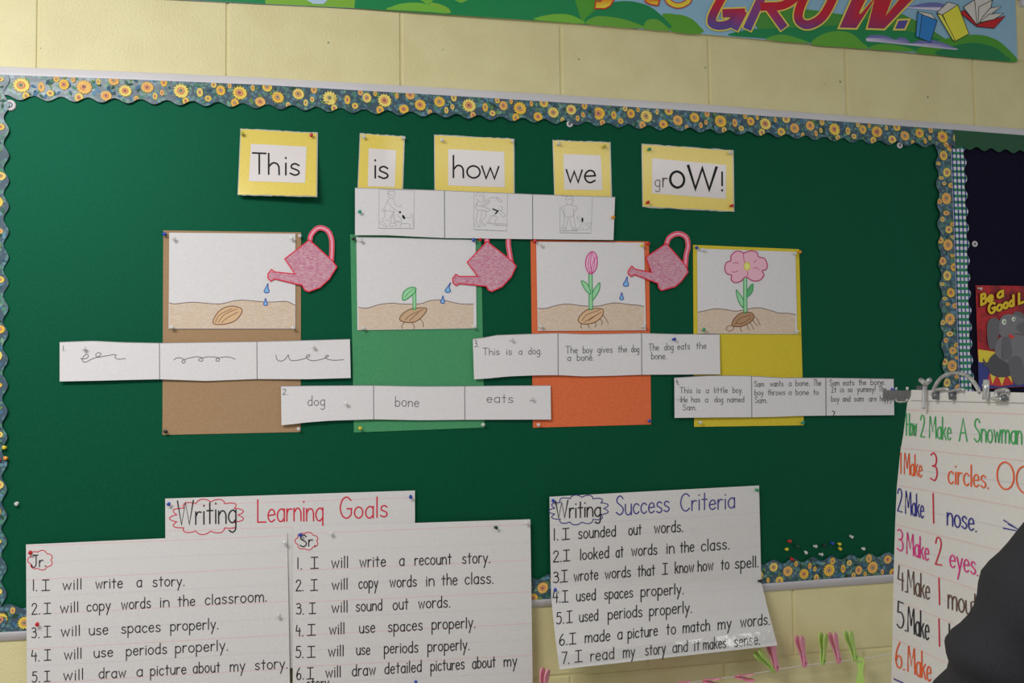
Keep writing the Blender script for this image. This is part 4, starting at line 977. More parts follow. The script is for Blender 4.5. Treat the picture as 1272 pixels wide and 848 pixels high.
i.fill([P((790, 42))[0]]+smooth(P((790, 42), (860, 18), (950, 14), (1040, 35), (1088, 66)), 5), A(112, 176, 60))
i.fill(P((955, 0), (990, 22), (1020, 0)), A(112, 176, 60)); i.fill(P((1120, 0), (1155, 14), (1190, 0)), A(112, 176, 60)); i.fill(P((380, -10), (430, 18), (480, 20), (520, -20)), A(170, 196, 226))
i.build('hill', bsheet.o, INKG)
P3 = Z(3.944, 560, 0); i = Ink(bsheet, .0010)
i.fill(smooth(P3((600, -40), (620, 40), (655, 108), (740, 30), (820, -40)), 4), MG)
i.up().fill(smooth(P3((655, 108), (700, 55), (780, 15), (870, 5), (960, 25), (1020, 65), (1082, 128), (1068, 140), (900, 135), (760, 112)), 5, True), DG)
i.up().fill(smooth(P3((1035, 72), (1090, 68), (1150, 88), (1190, 118), (1225, 165), (1100, 158), (1070, 140), (1082, 128)), 4, True), A(84, 152, 44))
i.up().fill(smooth(P3((405, 95), (470, 74), (545, 68), (600, 78), (655, 108), (640, 116), (520, 107)), 4, True), A(112, 176, 60))
i.up().fill(smooth(P3((660, 115), (700, 84), (760, 80), (850, 95), (945, 130), (900, 138), (760, 128)), 4, True), A(100, 160, 56))
i.up().fill(smooth(P3((945, 130), (955, 105), (980, 93), (1020, 100), (1068, 140), (1060, 152), (950, 142)), 4, True), A(100, 160, 56)); i.build('hill', bsheet.o, INKG)
P4 = Z(2.9236, 840, 0); P5 = Z(4.677, 1000, 0); i = Ink(bsheet, .0010)
i.fill(smooth(P4((0, 55), (50, 65), (85, 95), (95, 118), (0, 112)), 4, True), A(84, 152, 44))
i.fill(smooth(P4((320, 130), (290, 60), (420, 30), (640, 55), (700, 30), (830, 55), (990, 150), (1000, 180), (700, 165), (400, 135)), 5, True), A(70, 140, 56))
i.up().fill(smooth(P4((190, 128), (240, 112), (290, 105), (420, 100), (600, 90), (700, 70), (790, 100), (950, 140), (1010, 180), (1000, 196), (700, 172), (500, 156), (330, 140)), 5, True), DG)
i.up().fill(smooth(P4((325, 142), (380, 125), (440, 138), (482, 156), (400, 152)), 4, True), A(92, 160, 60))
i.up().fill(smooth(P5((42, 258), (90, 205), (180, 180), (270, 195), (330, 245), (362, 282), (240, 275)), 5, True), A(92, 160, 50))
i.up().fill(smooth(P5((370, 282), (420, 258), (500, 258), (590, 275), (635, 298), (500, 294)), 5, True), A(84, 156, 48))
i.up().fill(smooth(P5((638, 300), (680, 282), (740, 285), (800, 322), (720, 312)), 5, True), A(84, 156, 48))
i.up().fill(smooth(P5((640, 300), (760, 240), (900, 210), (1010, 202), (1110, 230), (1190, 295), (1232, 357), (1100, 352), (800, 324)), 5, True), A(70, 146, 44))
i.up().fill(smooth(P5((760, 300), (900, 258), (1000, 250), (1100, 275), (1160, 320), (1188, 354), (1000, 342), (800, 325)), 5, True), A(18, 118, 70)); i.build('hill', bsheet.o, INKG)
i = Ink(bsheet, .0021); lav, lav2 = A(206, 200, 222), A(104, 108, 170)
def cl(x, y): return lav
i.fill(smooth(P5((358, 238), (365, 212), (400, 203), (470, 208), (525, 230), (545, 218), (590, 225), (615, 252), (660, 235), (700, 238), (740, 232), (800, 248), (850, 268), (885, 288), (760, 278), (600, 262), (430, 245)), 4, True), lav, colf=lambda x, y: lav2 if y < 46+(x-1076)*.115+1.5 else lav)
i.fill(smooth(P5((588, 45), (620, 35), (660, 25), (720, 15), (790, 18), (815, 40), (800, 62), (700, 56)), 4, True), lav, colf=lambda x, y: lav2 if y < 9 else lav); i.build('cloud', bsheet.o, INKG)
# books
def book(name, polys):
    i = Ink(bsheet, .0023)
    for P, c in polys:
        Q = P5(*P); i.up().fill(Q, c); i.up().line(Q, .8, A(26, 24, 26), closed=True)
    i.build(name, bsheet.o, INKG)
PGc = A(206, 202, 196)
book('blue_book', [([(655, 65), (735, 80), (758, 108), (740, 118), (665, 78)], PGc), ([(655, 75), (768, 118), (728, 246), (645, 212)], A(38, 122, 196)), ([(655, 72), (680, 82), (663, 222), (643, 210)], A(60, 140, 206))])
book('yellow_book', [([(765, 75), (830, 12), (890, 28), (800, 88)], PGc), ([(800, 85), (888, 28), (952, 196), (868, 242)], A(226, 216, 66)), ([(768, 82), (795, 85), (872, 232), (862, 238)], A(236, 226, 90))])
book('red_book', [([(897, 72), (925, 60), (1000, 140), (1165, 92), (1098, 164), (1000, 155)], A(190, 26, 38)), ([(920, 42), (985, -2), (1012, 20), (1000, 145)], PGc), ([(985, -5), (1045, -20), (1090, 0), (1000, 145)], PGc), ([(1010, 40), (1088, 0), (1080, 45), (1005, 140)], PGc), ([(1030, 100), (1075, 48), (1142, 36), (1090, 75), (1008, 138)], PGc), ([(1012, 130), (1070, 82), (1155, 76), (1100, 112)], PGc)])
# lettering GROW.
def gcol(x, y):
    t = (yon(BL, x) - y)/34.0; t = max(0, min(1, (t-.35)/.75))
    a, b = A(84, 72, 150), A(190, 26, 50)
    if t < .5: m = t*2; b = A(132, 44, 96)
    else: a = A(132, 44, 96); m = t*2-1
    return tuple(a[k]+(b[k]-a[k])*m for k in range(3))+(1,)
YO = A(226, 204, 92)
def fat(strokes, w):
    j = Ink(bsheet, .0026)
    for p, cl_ in strokes: j.line(p, w+3.6, YO, closed=cl_); j.l += .00008
    j.build('letter_outline', bsheet.o, INKG)
    j = Ink(bsheet, .0029)
    for p, cl_ in strokes: j.line(p, w, YO, closed=cl_, colf=gcol); j.l += .00008
    j.build('letter', bsheet.o, INKG)
G_ = smooth(P4((300, -70), (250, -95), (200, -60), (150, 20), (128, 75), (150, 93), (195, 85), (225, 52)), 6)
fat([(G_, False), (P4((180, 48), (238, 46)), False), (P4((238, 50), (215, 95)), False)], 10.5)
fat([(P4((262, 95), (350, -95)), False), (smooth(P4((345, -90), (430, -80), (445, -25), (390, 18), (318, 24)), 6), False), (P4((340, 30), (385, 92)), False)], 10.5)
fat([(smooth(P4((478, 90), (445, 70), (452, 20), (490, -50), (540, -85), (575, -60), (570, -10), (530, 62)), 6, True), True)], 11)
Wp = P5((330, -150), (193, 165), (300, 168), (398, 10), (357, 168), (462, 172), (770, -150), (665, -150), (474, 82), (530, -60), (440, -60), (317, 80), (430, -150))
j = Ink(bsheet, .0026); j.fill(Wp, YO, colf=gcol); j.build('letter', bsheet.o, INKG); j = Ink(bsheet, .0028); j.line(Wp, 2.1, YO, closed=True)
D_ = P5((540, 115), (608, 112), (580, 172), (516, 172)); j.fill(D_, A(84, 72, 150)); j.up().line(D_, 2.1, YO, closed=True); j.build('letter_outline', bsheet.o, INKG)
P6 = Z(7.07, 720, 0); YY = A(236, 200, 60); OR_ = A(232, 150, 40); RR = A(196, 40, 40)
ycol = lambda x, y: YY if y > 3 else OR_
for pts, nm in (([(290, -150), (350, -150), (300, 0), (270, 50), (225, 76), (132, 74), (142, 8), (180, 14), (220, -20), (170, -150), (230, -150), (250, -60)], 'letter'),
                ([(600, -150), (660, -150), (640, -100), (720, -100), (712, -55), (630, -50), (620, -5), (702, 0), (690, 48), (620, 38), (580, 18), (568, -20)], 'letter')):
    Q = smooth(P6(*pts), 3, True) if False else P6(*pts); j = Ink(bsheet, .0026); j.fill(Q, YY, colf=ycol); j.up(2).line(Q, 1.5, RR, closed=True); j.build(nm, bsheet.o, INKG)
O_ = smooth(P6((865, 50), (780, 10), (775, -70), (865, -120), (950, -70), (955, 10)), 5, True)
j = Ink(bsheet, .0026); j.line(O_, 7.4, RR, closed=True).up(2).line(O_, 5.0, YY, closed=True); j.build('letter', bsheet.o, INKG)
# right corner: the end of another light board above the wall line
q = at(1262, 8, 0)
o2 = tag(link_mesh('picture_rail', *join_vf(box_vf(2.60, 4.3, -.016, .003, BZ+1.614, BZ+1.632)), ALU, origin=(3.4, 0, BZ+1.62)), 'pale metal rail high on the wall beyond the banner end', 'rail')
o3 = link_mesh('cork_strip', *box_vf(2.60, 4.3, -.009, .003, BZ+1.632, BZ+1.72), paper('cork', A(150, 112, 76, 190)), o2)

# ================================================================== ELEPHANT POSTER
zp = Z(5.65, 1195, 340)
po = Sheet('elephant_poster', [zp((95, 80), (435, 85), (900, 92)), zp((118, 812), (435, 792), (900, 765))], .004, POSTER, 'red poster of a circus elephant pinned on the navy cloth', 'poster', nx=20, ny=14)
i = Ink(po, .0004)
i.fill(zp((112, 600), (200, 600), (900, 580), (900, 763), (118, 808)), A(44, 54, 130)); i.up().fill(smooth(zp((112, 530), (220, 545), (500, 560), (870, 545), (870, 600), (500, 640), (300, 640), (118, 618)), 1, True), A(220, 200, 50)); i.build('ring_floor', po.o, INKG)
i = Ink(po, .0008)
i.fill(zp((192, 700), (345, 706), (362, 775), (270, 790), (170, 776)), A(196, 44, 36)); i.up()
for P in ([(197, 702), (242, 706), (214, 774)], [(250, 706), (308, 710), (280, 784)], [(316, 710), (344, 708), (354, 768)]): i.fill(zp(*P), A(222, 200, 70))
i.build('circus_stand', po.o, INKG)
E1, E2, E3 = A(96, 94, 98), A(116, 114, 118), A(72, 70, 76); i = Ink(po, .0012)
for P, c in (([(150, 590), (152, 640), (185, 655), (190, 625), (165, 618)], E3), ([(190, 600), (240, 555), (330, 560), (400, 590), (425, 660), (340, 715), (260, 725), (200, 700), (182, 650)], E3), ([(240, 480), (300, 430), (420, 430), (520, 470), (540, 600), (480, 690), (350, 640), (240, 570)], E2),
             ([(330, 600), (390, 575), (425, 620), (440, 720), (430, 772), (375, 775), (345, 720), (330, 660)], E1), ([(440, 640), (520, 620), (540, 770), (460, 775)], E3),
             ([(175, 380), (185, 330), (220, 308), (260, 325), (280, 380), (255, 440), (230, 520), (195, 525), (180, 470)], E1), ([(360, 275), (400, 265), (440, 290), (500, 340), (490, 420), (430, 400), (380, 340)], E1), ([(262, 350), (275, 305), (320, 283), (380, 290), (430, 315), (480, 370), (460, 430), (380, 420), (300, 440), (262, 420)], E2),
             ([(380, 380), (420, 340), (500, 350), (560, 420), (520, 450), (450, 440)], E1), ([(285, 470), (300, 440), (335, 460), (350, 560), (320, 600), (280, 590)], E1)):
    i.up().fill(smooth(zp(*P), 4, True), c)
i.up().fill(zp((330, 418), (370, 440), (350, 458), (328, 440)), A(210, 50, 40)); i.up().blob(*zp((296, 337))[0], 2.9, 3.6, A(230, 232, 214)); i.blob(*zp((362, 318))[0], 2.4, 2.9, A(230, 232, 214)); i.up().blob(*zp((300, 338))[0], 1.3, 1.8, A(90, 140, 60)); i.blob(*zp((366, 320))[0], 1.1, 1.4, A(90, 140, 60)); i.build('elephant', po.o, INKG)
i = Ink(po, .0028)
for col, w, dx in ((A(60, 8, 14), 4.6, 0), (A(238, 186, 44), 3.1, 0)):
    words(i, zp, ((125, 222), (300, 152)), [('B', 136, 168), ('e', 182, 216), ('a', 250, 288)], 12.5, w, col, jit=0)
    words(i, zp, ((180, 285), (440, 195)), [('G', 188, 232), ('o', 246, 280), ('o', 292, 322), ('d', 334, 362), ('L', 400, 436)], 12.5, w, col, jit=0); i.up(4)
i.build('lettering', po.o, INKG)
pin(1215.2, 358, 'clear', 'at the top left of the elephant poster'); pin(1220.5, 478.5, 'clear', 'at the bottom left of the elephant poster')

# ================================================================== CLOTHES LINE AND PEGS
CD = .05
LINE = [(300, 938), (420, 910), (560, 884), (680, 868), (811, 853), (916, 839.5), (993, 827), (1058, 819.5), (1110, 811.5), (1200, 798), (1320, 778)]
lp = [at(x, y, CD) for x, y in smooth(LINE, 4)]
LINEM = new_mat('white_nylon_line', A(205, 198, 196), .5)
cl_o = link_mesh('clothes_line', *tube_vf(lp, .0011, 6), LINEM, origin=lp[len(lp)//2]); tag(cl_o, 'thin white line strung along the wall under the board', 'line')
PEGM = {'pink': new_mat('pink_plastic', A(222, 134, 158, 196), .35, spec=.5), 'green': new_mat('lime_plastic', A(160, 192, 100, 196), .35, spec=.5)}
def peg_arm_mesh(mat):
    """flat tapered arm with a round hole near its jaw; local z up the arm, y thickness"""
    prof = [(-.030, .0010), (-.0285, .0042), (-.024, .0056), (-.017, .0056), (-.008, .0045), (0, .0040), (.010, .0044), (.022, .0062), (.032, .0070), (.039, .0062), (.0435, .0040), (.0455, .0012)]
    vs, fs = [], []; m = len(prof)
    for y in (-.0016, .0016):
        for z, w in prof: w *= 1.6; z *= 1.08; vs += [(-w, y, z), (-w*.42, y, z), (w*.42, y, z), (w, y, z)]
    o = 4*m
    for i in range(m-1):
        for c in range(3):
            if c == 1 and i in (2,): continue          # the hole
            a = 4*i+c
            fs.append((a, a+1, a+5, a+4)); fs.append((o+a, o+a+4, o+a+5, o+a+1))
        fs.append((4*i, 4*i+4, o+4*i+4, o+4*i)); fs.append((4*i+3, o+4*i+3, o+4*i+7, 4*i+7))
    i = 2; a = 4*i+1
    for u, w in ((a, a+1), (a+1, a+5), (a+5, a+4), (a+4, a)): fs.append((u, o+u, o+w, w))
    for c in range(3): fs.append((c, o+c, o+c+1, c+1)); b_ = 4*(m-1)+c; fs.append((b_, b_+1, o+b_+1, o+b_))
    me = bpy.data.meshes.new('peg_arm'); me.from_pydata(vs, [], fs); me.materials.append(mat); return me
PEGA = {k: peg_arm_mesh(m) for k, m in PEGM.items()}
sv = tube_vf([V((math.cos(a)*.0034, (a/(6*math.pi)-.5)*.008, math.sin(a)*.0034)) for a in [k*math.pi/5 for k in range(31)]], .0006, 5)
sv = ([V((v.y, v.x, v.z)) for v in sv[0]], sv[1])
SPR = bpy.data.meshes.new('spring'); SPR.from_pydata([tuple(v) for v in sv[0]], [], sv[1]); SPR.materials.append(STEEL)
def peg(px, col, label, tilt=0.0, yaw=0.35, pitch=0.0, down=False, sc=1.0):
    py = None
    for a, b in zip(LINE, LINE[1:]):
        if a[0] <= px <= b[0]: py = a[1]+(b[1]-a[1])*(px-a[0])/(b[0]-a[0])
    L = at(px, py, CD)
    M = Matrix.Rotation(tilt + (math.pi if down else 0), 4, 'Y') @ Matrix.Rotation(yaw, 4, 'Z') @ Matrix.Rotation(pitch, 4, 'X')
    t = empty('clothes_peg', L, label, 'clothes peg', 'plastic pegs on the clothes line'); t.rotation_euler = M.to_euler(); t.scale = (sc, sc, sc)
    for sgn in (1, -1):
        o = bpy.data.objects.new('peg_arm', PEGA[col]); COL.objects.link(o); o.parent = t
        o.location = (0, sgn*.0040, .028); o.rotation_euler = (-sgn*.075, 0, 0)
    o = bpy.data.objects.new('spring', SPR); COL.objects.link(o); o.parent = t; o.location = (0, 0, .030)
peg(965, 'pink', 'pink peg just under the corner of the Success Criteria sheet', tilt=-.24, yaw=.55)
peg(962, 'green', 'lime green peg leaning far left on the line', tilt=-.95, yaw=.9, pitch=.2)
peg(1000, 'pink', 'upright pink peg right of the Success Criteria sheet', tilt=-.2, yaw=.55)
peg(1022.5, 'green', 'upright lime green peg between two pink ones', tilt=.04, yaw=.55)
peg(1042.5, 'pink', 'pink peg between two lime green ones', tilt=-.25, yaw=.6)
peg(1063, 'green', 'lime green peg leaning left nearest the easel pad', tilt=-.28, yaw=.6)
peg(1069, 'green', 'lime green peg hanging upside down below the line', tilt=.06, yaw=.5, down=True)
for x, w in ((811, 'first of the pink pegs under the Success Criteria sheet'), (831, 'second of the pink pegs under the Success Criteria sheet'), (843, 'third pink peg, leaning, under the Success Criteria sheet'), (876, 'fourth pink peg under the word story'), (916, 'fifth pink peg under the word makes')):
    peg(x, 'pink', w, tilt=-.1-(.4 if x == 843 else 0), yaw=.05, pitch=1.36)
peg(776, 'green', 'lime green peg under the number 7 line', tilt=0, yaw=.05, pitch=1.38)
peg(747, 'green', 'lime green peg at the left under the Success Criteria sheet', tilt=0, yaw=.05, pitch=1.4)
peg(673.5, 'pink', 'pink peg beside the right edge of the Sr. sheet', tilt=-.06, yaw=.75, pitch=.2)

# ================================================================== FLIP CHART ON ITS EASEL
def cz(px, py, z): return CAM + ray(px, py)*z
PA, PB, PC = cz(1127, 497, 1.937), cz(1107, 848, 1.937), cz(1272, 500, 1.537)
PN = (PC-PA).cross(PB-PA).normalized()
if PN.dot(CAM-PA) < 0: PN = -PN
class Pad:
    def p(s, x, y, lift=0.0):
        r = ray(x, y); t = (PA+PN*lift-CAM).dot(PN)/r.dot(PN); return CAM + r*t
PAD = Pad()
ex_ = (PC-PA).normalized(); ez_ = ex_.cross(PN).normalized()
if ez_.z < 0: ez_ = -ez_
def pl(u, v, w=0): return PA + ex_*u + ez_*v + PN*w
# pad: a block of sheets; its left edge follows the bent paper of the photograph
EDGE = [(1131, 493), (1127, 500), (1122, 540), (1118.5, 560), (1114, 605), (1112, 650), (1110.5, 700), (1109.3, 748), (1108.5, 800), (1107, 848), (1105, 930), (1103, 1010)]
WPAD = .62
vs, fs = [], []; n = len(EDGE)
for lift in (0, -.006):
    for (x, y) in EDGE:
        a = PAD.p(x, y, 0); b = a + ex_*(WPAD - (a-PA).dot(ex_))
        for k in range(9): vs.append(a+(b-a)*k/8 + PN*lift)
for j in range(n-1):
    for k in range(8):
        a = j*9+k; fs.append((a, a+9, a+10, a+1)); b = n*9+a; fs.append((b, b+1, b+10, b+9))
    a = j*9; fs.append((a, n*9+a, n*9+a+9, a+9)); a += 8; fs.append((a, a+9, n*9+a+9, n*9+a))
for k in range(8): fs.append((k, k+1, n*9+k+1, n*9+k)); a = (n-1)*9+k; fs.append((a, n*9+a, n*9+a+1, a+1))
pad = link_mesh('flip_chart_pad', vs, fs, TABLET, origin=pl(.3, -.4)); tag(pad, 'lined flip chart pad headed How to Make A Snowman', 'flip chart')
bind = [(1132, 483.5), (1200, 485.5), (1272, 487.5)]
vb = []
for lift in (.003, -.008):
    for x, y in ((1132, 484), (1272, 487.5)): vb.append(PAD.p(x, y, lift))
    for x, y in ((1131, 497), (1272, 500)): vb.append(PAD.p(x, y, lift))
def ext(p, q, L=WPAD): d = (q-p).normalized(); return p + d*(L-(p-PA).dot(ex_))
v8 = [vb[0], ext(vb[0], vb[1]), ext(vb[2], vb[3]), vb[2], vb[4], ext(vb[4], vb[5]), ext(vb[6], vb[7]), vb[6]]
link_mesh('binding_strip', v8, [(0, 3, 2, 1), (4, 5, 6, 7), (0, 1, 5, 4), (3, 7, 6, 2), (0, 4, 7, 3), (1, 2, 6, 5)], TABLET, pad)
PARENT['Pad'] = pad
i = Ink(PAD, .0006)
for (la, lb) in [((1126, 509), (1272, 514)), ((1118.5, 556), (1272, 572)), ((1114, 602.3), (1272, 631)), ((1112, 651), (1272, 691)), ((1110.8, 698), (1272, 752)), ((1109.8, 744), (1272, 810)), ((1109, 792), (1272, 868)), ((1107.5, 840), (1272, 928))]:
    dx = (lb[1]-la[1])/(lb[0]-la[0])
    i.line([la, lb, (1420, lb[1]+dx*148)], .6, RULE)
    i.line([(la[0]+1, la[1]+25), (1272, lb[1]+29), (1420, lb[1]+29+dx*150)], .45, A(186, 186, 200))
i.build('ruled_lines', pad)
z6b = Z(4.036, 1080, 440); z7b = Z(3.72, 1080, 620); i = Ink(PAD, .0012)
CG, CO, CR, CB, CM, CBR, CBK = A(62, 160, 88), A(222, 92, 44), A(196, 40, 66), A(44, 44, 132), A(206, 48, 128), A(92, 66, 58), A(34, 34, 40)
kk = dict(jit=.1, gap=1.3)
words(i, z6b, ((180, 403), (410, 430)), [('How', 184, 234), ('2', 255, 276), ('Make', 300, 408)], 27, 1.3, CG, **kk)
words(i, z6b, ((410, 430), (765, 450)), [('A', 449, 488), ('Snowman', 525, 762)], 29, 1.5, CG, **kk)
words(i, z6b, ((145, 594), (592, 672)), [('1', 152, 156), ('Make', 174, 262)], 26, 1.3, CO, **kk); words(i, z6b, ((300, 630), (340, 634)), [('3', 305, 338)], 34, 1.6, CR, **kk)
words(i, z6b, ((392, 645), (597, 672)), [('circles.', 394, 596)], 27, 1.6, CO, **kk)
for c, r in (((681, 608), (42, 68)), ((782, 628), (46, 68))):
    P = z6b(*[(c[0]+r[0]*math.cos(a), c[1]+r[1]*math.sin(a)+.12*r[0]*math.cos(a)) for a in [2*math.pi*k/24 for k in range(24)]]); Ink(PAD, .0012).line(P, 1.7, CO, closed=True).build('drawn_circle', pad)
words(i, z6b, ((138, 783), (272, 822)), [('2', 140, 163), ('Make', 180, 271)], 28, 1.3, CB, **kk); Ink(PAD, .0012).line(z6b((318, 697), (321, 845)), 1.6, CR).build('word', pad)
words(i, z7b, ((357, 118), (495, 148)), [('nose.', 359, 494)], 27, 1.6, CB, **kk); i.line(z7b((620, 96), (705, 150), (618, 133)), 1.5, CB); i.line(z7b((640, 115), (690, 140)), 1, CB)
words(i, z7b, ((125, 233), (275, 285)), [('3', 127, 154), ('Make', 172, 273)], 27, 1.5, CM, **kk); words(i, z7b, ((303, 300), (335, 305)), [('2', 304, 333)], 34, 1.6, CR, **kk)
words(i, z7b, ((370, 310), (502, 352)), [('eyes.', 371, 501)], 27, 1.6, CM, **kk); words(i, z7b, ((570, 335), (610, 345)), [('o', 572, 612)], 28, 1.6, CM, **kk)
words(i, z7b, ((128, 413), (278, 464)), [('4', 130, 157), ('.', 163, 166), ('Make', 175, 277)], 29, 1.4, CBR, **kk); Ink(PAD, .0012).line(z7b((320, 364), (323, 486)), 1.6, CR).build('word', pad); words(i, z7b, ((362, 502), (530, 552)), [('mouth', 363, 528)], 30, 1.6, CBR, **kk)
words(i, z7b, ((125, 588), (275, 652)), [('5', 127, 158), ('.', 163, 166), ('Make', 177, 274)], 32, 1.5, CBK, **kk); Ink(PAD, .0012).line(z7b((320, 552), (323, 678)), 1.6, CR).build('word', pad); words(i, z7b, ((362, 680), (430, 700)), [('b', 368, 395)], 29, 1.6, CBK, **kk)
words(i, z7b, ((120, 768), (285, 843)), [('6', 121, 148), ('.', 155, 158), ('Make', 177, 283)], 32, 1.6, CO, **kk)
Ink(PAD, .0012).line(z7b((114, 830), (155, 848), (135, 900)), 1.6, CB).build('word', pad); i.build('marker_drawing', pad)
# easel
es = empty('flip_chart_easel', (pl(.33, 0).x, pl(.33, 0).y, 0), 'metal easel with a grey clamp bar holding the snowman pad', 'easel')
TL = PAD.p(1101, 490, -.012)
def bar(a, b, hh, dd):
    d = (b-a).normalized(); u = ez_; w = PN
    v = [p + u*sy*hh/2 + w*sz*dd/2 for p in (a, b) for sy in (-1, 1) for sz in (-1, 1)]
    return v, [(0, 1, 3, 2), (4, 6, 7, 5), (0, 4, 5, 1), (2, 3, 7, 6), (0, 2, 6, 4), (1, 5, 7, 3)]
c0 = PAD.p(1100.5, 490.5, -.016); c1 = PAD.p(1272, 496.5, -.016); c1 = c0 + (c1-c0).normalized()*(WPAD+.07)
link_mesh('clamp_bar', *bar(c0, c1, .021, .014), DSTEEL, es)
def wire(name, pix, r, zf, lift=.012, mat=STEEL, n=6, lifts=None, parent=es):
    Q = smooth(zf(*pix), 5); m = len(Q)
    P = [PAD.p(x, y, lift if lifts is None else lifts[0]+(lifts[1]-lifts[0])*k/(m-1)) for k, (x, y) in enumerate(Q)]
    return link_mesh(name, *tube_vf(P, r, 8), mat, parent, smooth=True)
zw = Z(6.99, 1090, 450)
wire('clamp_wire', [(160, 322), (175, 340), (235, 342), (262, 325)], .0022, zw, 0.0)
wire('peg_post', [(163, 245), (163, 215)], .0022, zw, -.016); wire('peg_post', [(258, 245), (258, 212)], .0028, zw, -.016)
for pix, r in (([(415, 185), (408, 240), (402, 320), (400, 405)], .0038), ([(420, 190), (375, 152)], .0050), ([(415, 190), (455, 150)], .0050)):
    wire('wing_bolt', pix, r, zw, .012, mat=STEEL)
ring = [(475, 285), (492, 225), (530, 160), (590, 110), (680, 92), (770, 112), (830, 165), (865, 215), (885, 260)]
wire('binder_ring', ring, .0036, zw, .006)
for pix in ([(505, 315), (500, 255), (520, 238), (590, 228), (612, 240)], [(650, 318), (645, 262), (665, 245), (725, 232), (745, 242)]): wire('hook', pix[:], .0030, zw, .008)
wire('hook_foot', [(505, 318), (503, 262)], .0062, zw, .009, mat=DSTEEL); wire('hook_foot', [(651, 318), (645, 262)], .0062, zw, .009, mat=DSTEEL)
wire('peg_post', [(938, 322), (945, 150)], .0052, zw, .010); 
wire('hook', [(1040, 300), (1030, 258), (1060, 243), (1110, 238), (1135, 252)], .0036, zw, .008); wire('hook', [(1000, 315), (1040, 318), (1080, 318)], .0034, zw, .010); wire('hook_foot', [(1105, 325), (1095, 290)], .0052, zw, .010, mat=DSTEEL)
HZ = c0.z
back = V((-PN.x, -PN.y, 0)).normalized()
front_foot = -back
for u, nm in ((.12, 'leg'), (WPAD-.02, 'leg')):
    top = c0 + ex_*u - PN*.02; foot = V((top.x, top.y, 0)) + front_foot*.28 + V((ex_.x, ex_.y, 0))*(-.10 if u < .3 else .10)
    # the front legs follow the pad's slope behind it
    kf = top + (-ez_)*(top.z/ez_.z); foot = kf - V((0, 0, kf.z))
    link_mesh(nm, *tube_vf([top+ez_*.02, foot], .011, 10), DSTEEL, es, smooth=True)
tm = c0 + ex_*(WPAD/2+.03) - PN*.03
link_mesh('leg', *tube_vf([tm, V((tm.x, tm.y, 0))+back*.34], .011, 10), DSTEEL, es, smooth=True)
link_mesh('pad_ledge', *bar(pl(0, -1.0, -.01), pl(WPAD, -1.0, -.01), .03, .05), DSTEEL, es)

# ================================================================== PERSON IN A DARK TOP AT THE RIGHT EDGE
RH = V((rt0.x, rt0.y, 0)); FH = V((-rt0.y, rt0.x, 0))       # the person's right and forward (facing the wall)
PZ = .98
sh = cz(1354, 638, PZ)                                       # left shoulder joint
BASE = V((sh.x, sh.y, 0)) + RH*.185
def W(r, f, z): return BASE + RH*r + FH*f + V((0, 0, z))
def skin_figure(name, nodes, edges, mat, parent, sub=2, root=None, wrinkle=None):
    keys = list(nodes); idx = {k: i for i, k in enumerate(keys)}
    org = ORG[parent.name]
    me = bpy.data.meshes.new(name); me.from_pydata([tuple(nodes[k][0]-org) for k in keys], [(idx[a], idx[b]) for a, b in edges], [])
    o = bpy.data.objects.new(name, me); COL.objects.link(o)
    m = o.modifiers.new('skin', 'SKIN'); m.use_smooth_shade = True
    for i, k in enumerate(keys):
        r = nodes[k][1]; rr = r if isinstance(r, tuple) else (r, r)
        me.skin_vertices[0].data[i].radius = rr; me.skin_vertices[0].data[i].use_root = (k == (root or keys[0]))
    s_ = o.modifiers.new('sub', 'SUBSURF'); s_.levels = sub; s_.render_levels = sub
    bpy.context.view_layer.update()
    ev = o.evaluated_get(bpy.context.evaluated_depsgraph_get()); me2 = bpy.data.meshes.new_from_object(ev)
    o.modifiers.clear(); o.data = me2; bpy.data.meshes.remove(me); me2.name = name
    me2.materials.clear(); me2.materials.append(mat); me2.polygons.foreach_set('use_smooth', [True]*len(me2.polygons))
    if wrinkle:
        for v in me2.vertices:
            v.co += v.normal*wrinkle(v.co + org)
    o.parent = parent
    return o
eL = cz(1243, 836, PZ+.02); wL = cz(1184, 990, PZ+.09)       # left elbow and wrist
eR = W(.50-.02, .03, eL.z+.02)-RH*.16; eR = W(.30, -.02, 1.02); wR = W(.27, .17, .90)
SZ = sh.z
def hand(nodes, edges, wk, w, d, side, pre):
    """palm and five unequal, slightly curled fingers; d = direction of the hand, side = across the palm"""
    d = d.normalized(); n = d.cross(side).normalized()
    nodes[pre+'palm'] = (w+d*.05, (.030, .017)); edges.append((wk, pre+'palm'))
    nodes[pre+'knuck'] = (w+d*.085, (.033, .014)); edges.append((pre+'palm', pre+'knuck'))
    for k, (off, ln) in enumerate(((-.030, .066), (-.010, .076), (.010, .071), (.029, .056))):
        p = w+d*.088+side*off; prev = pre+'knuck'
        for q in range(1, 4):
            a = .18*q; p = p + (d*math.cos(a)+n*math.sin(a))*ln/3
            key = pre+'f%d%d' % (k, q); nodes[key] = (p, .0086-.0009*q); edges.append((prev, key)); prev = key
    p = w+d*.03-side*.030; prev = pre+'palm'
    for q in range(1, 4):
        p = p + (d*.8-side*.55+n*.25).normalized()*.024; key = pre+'t%d' % q; nodes[key] = (p, .0105-.001*q); edges.append((prev, key)); prev = key
B = {}
B['pelvis'] = (W(0, 0, .88), .105); B['waist'] = (W(0, 0, 1.0), (.125, .095)); B['chest'] = (W(0, 0, SZ-.14), (.145, .105))
B['upper'] = (W(0, 0, SZ-.03), (.115, .085)); B['neck'] = (W(0, .0, SZ+.07), .052); B['skull0'] = (W(0, .02, SZ+.15), (.062, .070)); B['skull1'] = (W(0, .01, SZ+.215), (.072, .088)); B['crown'] = (W(0, .0, SZ+.27), (.058, .070))
B['nose'] = (W(0, .108, SZ+.175), .010)
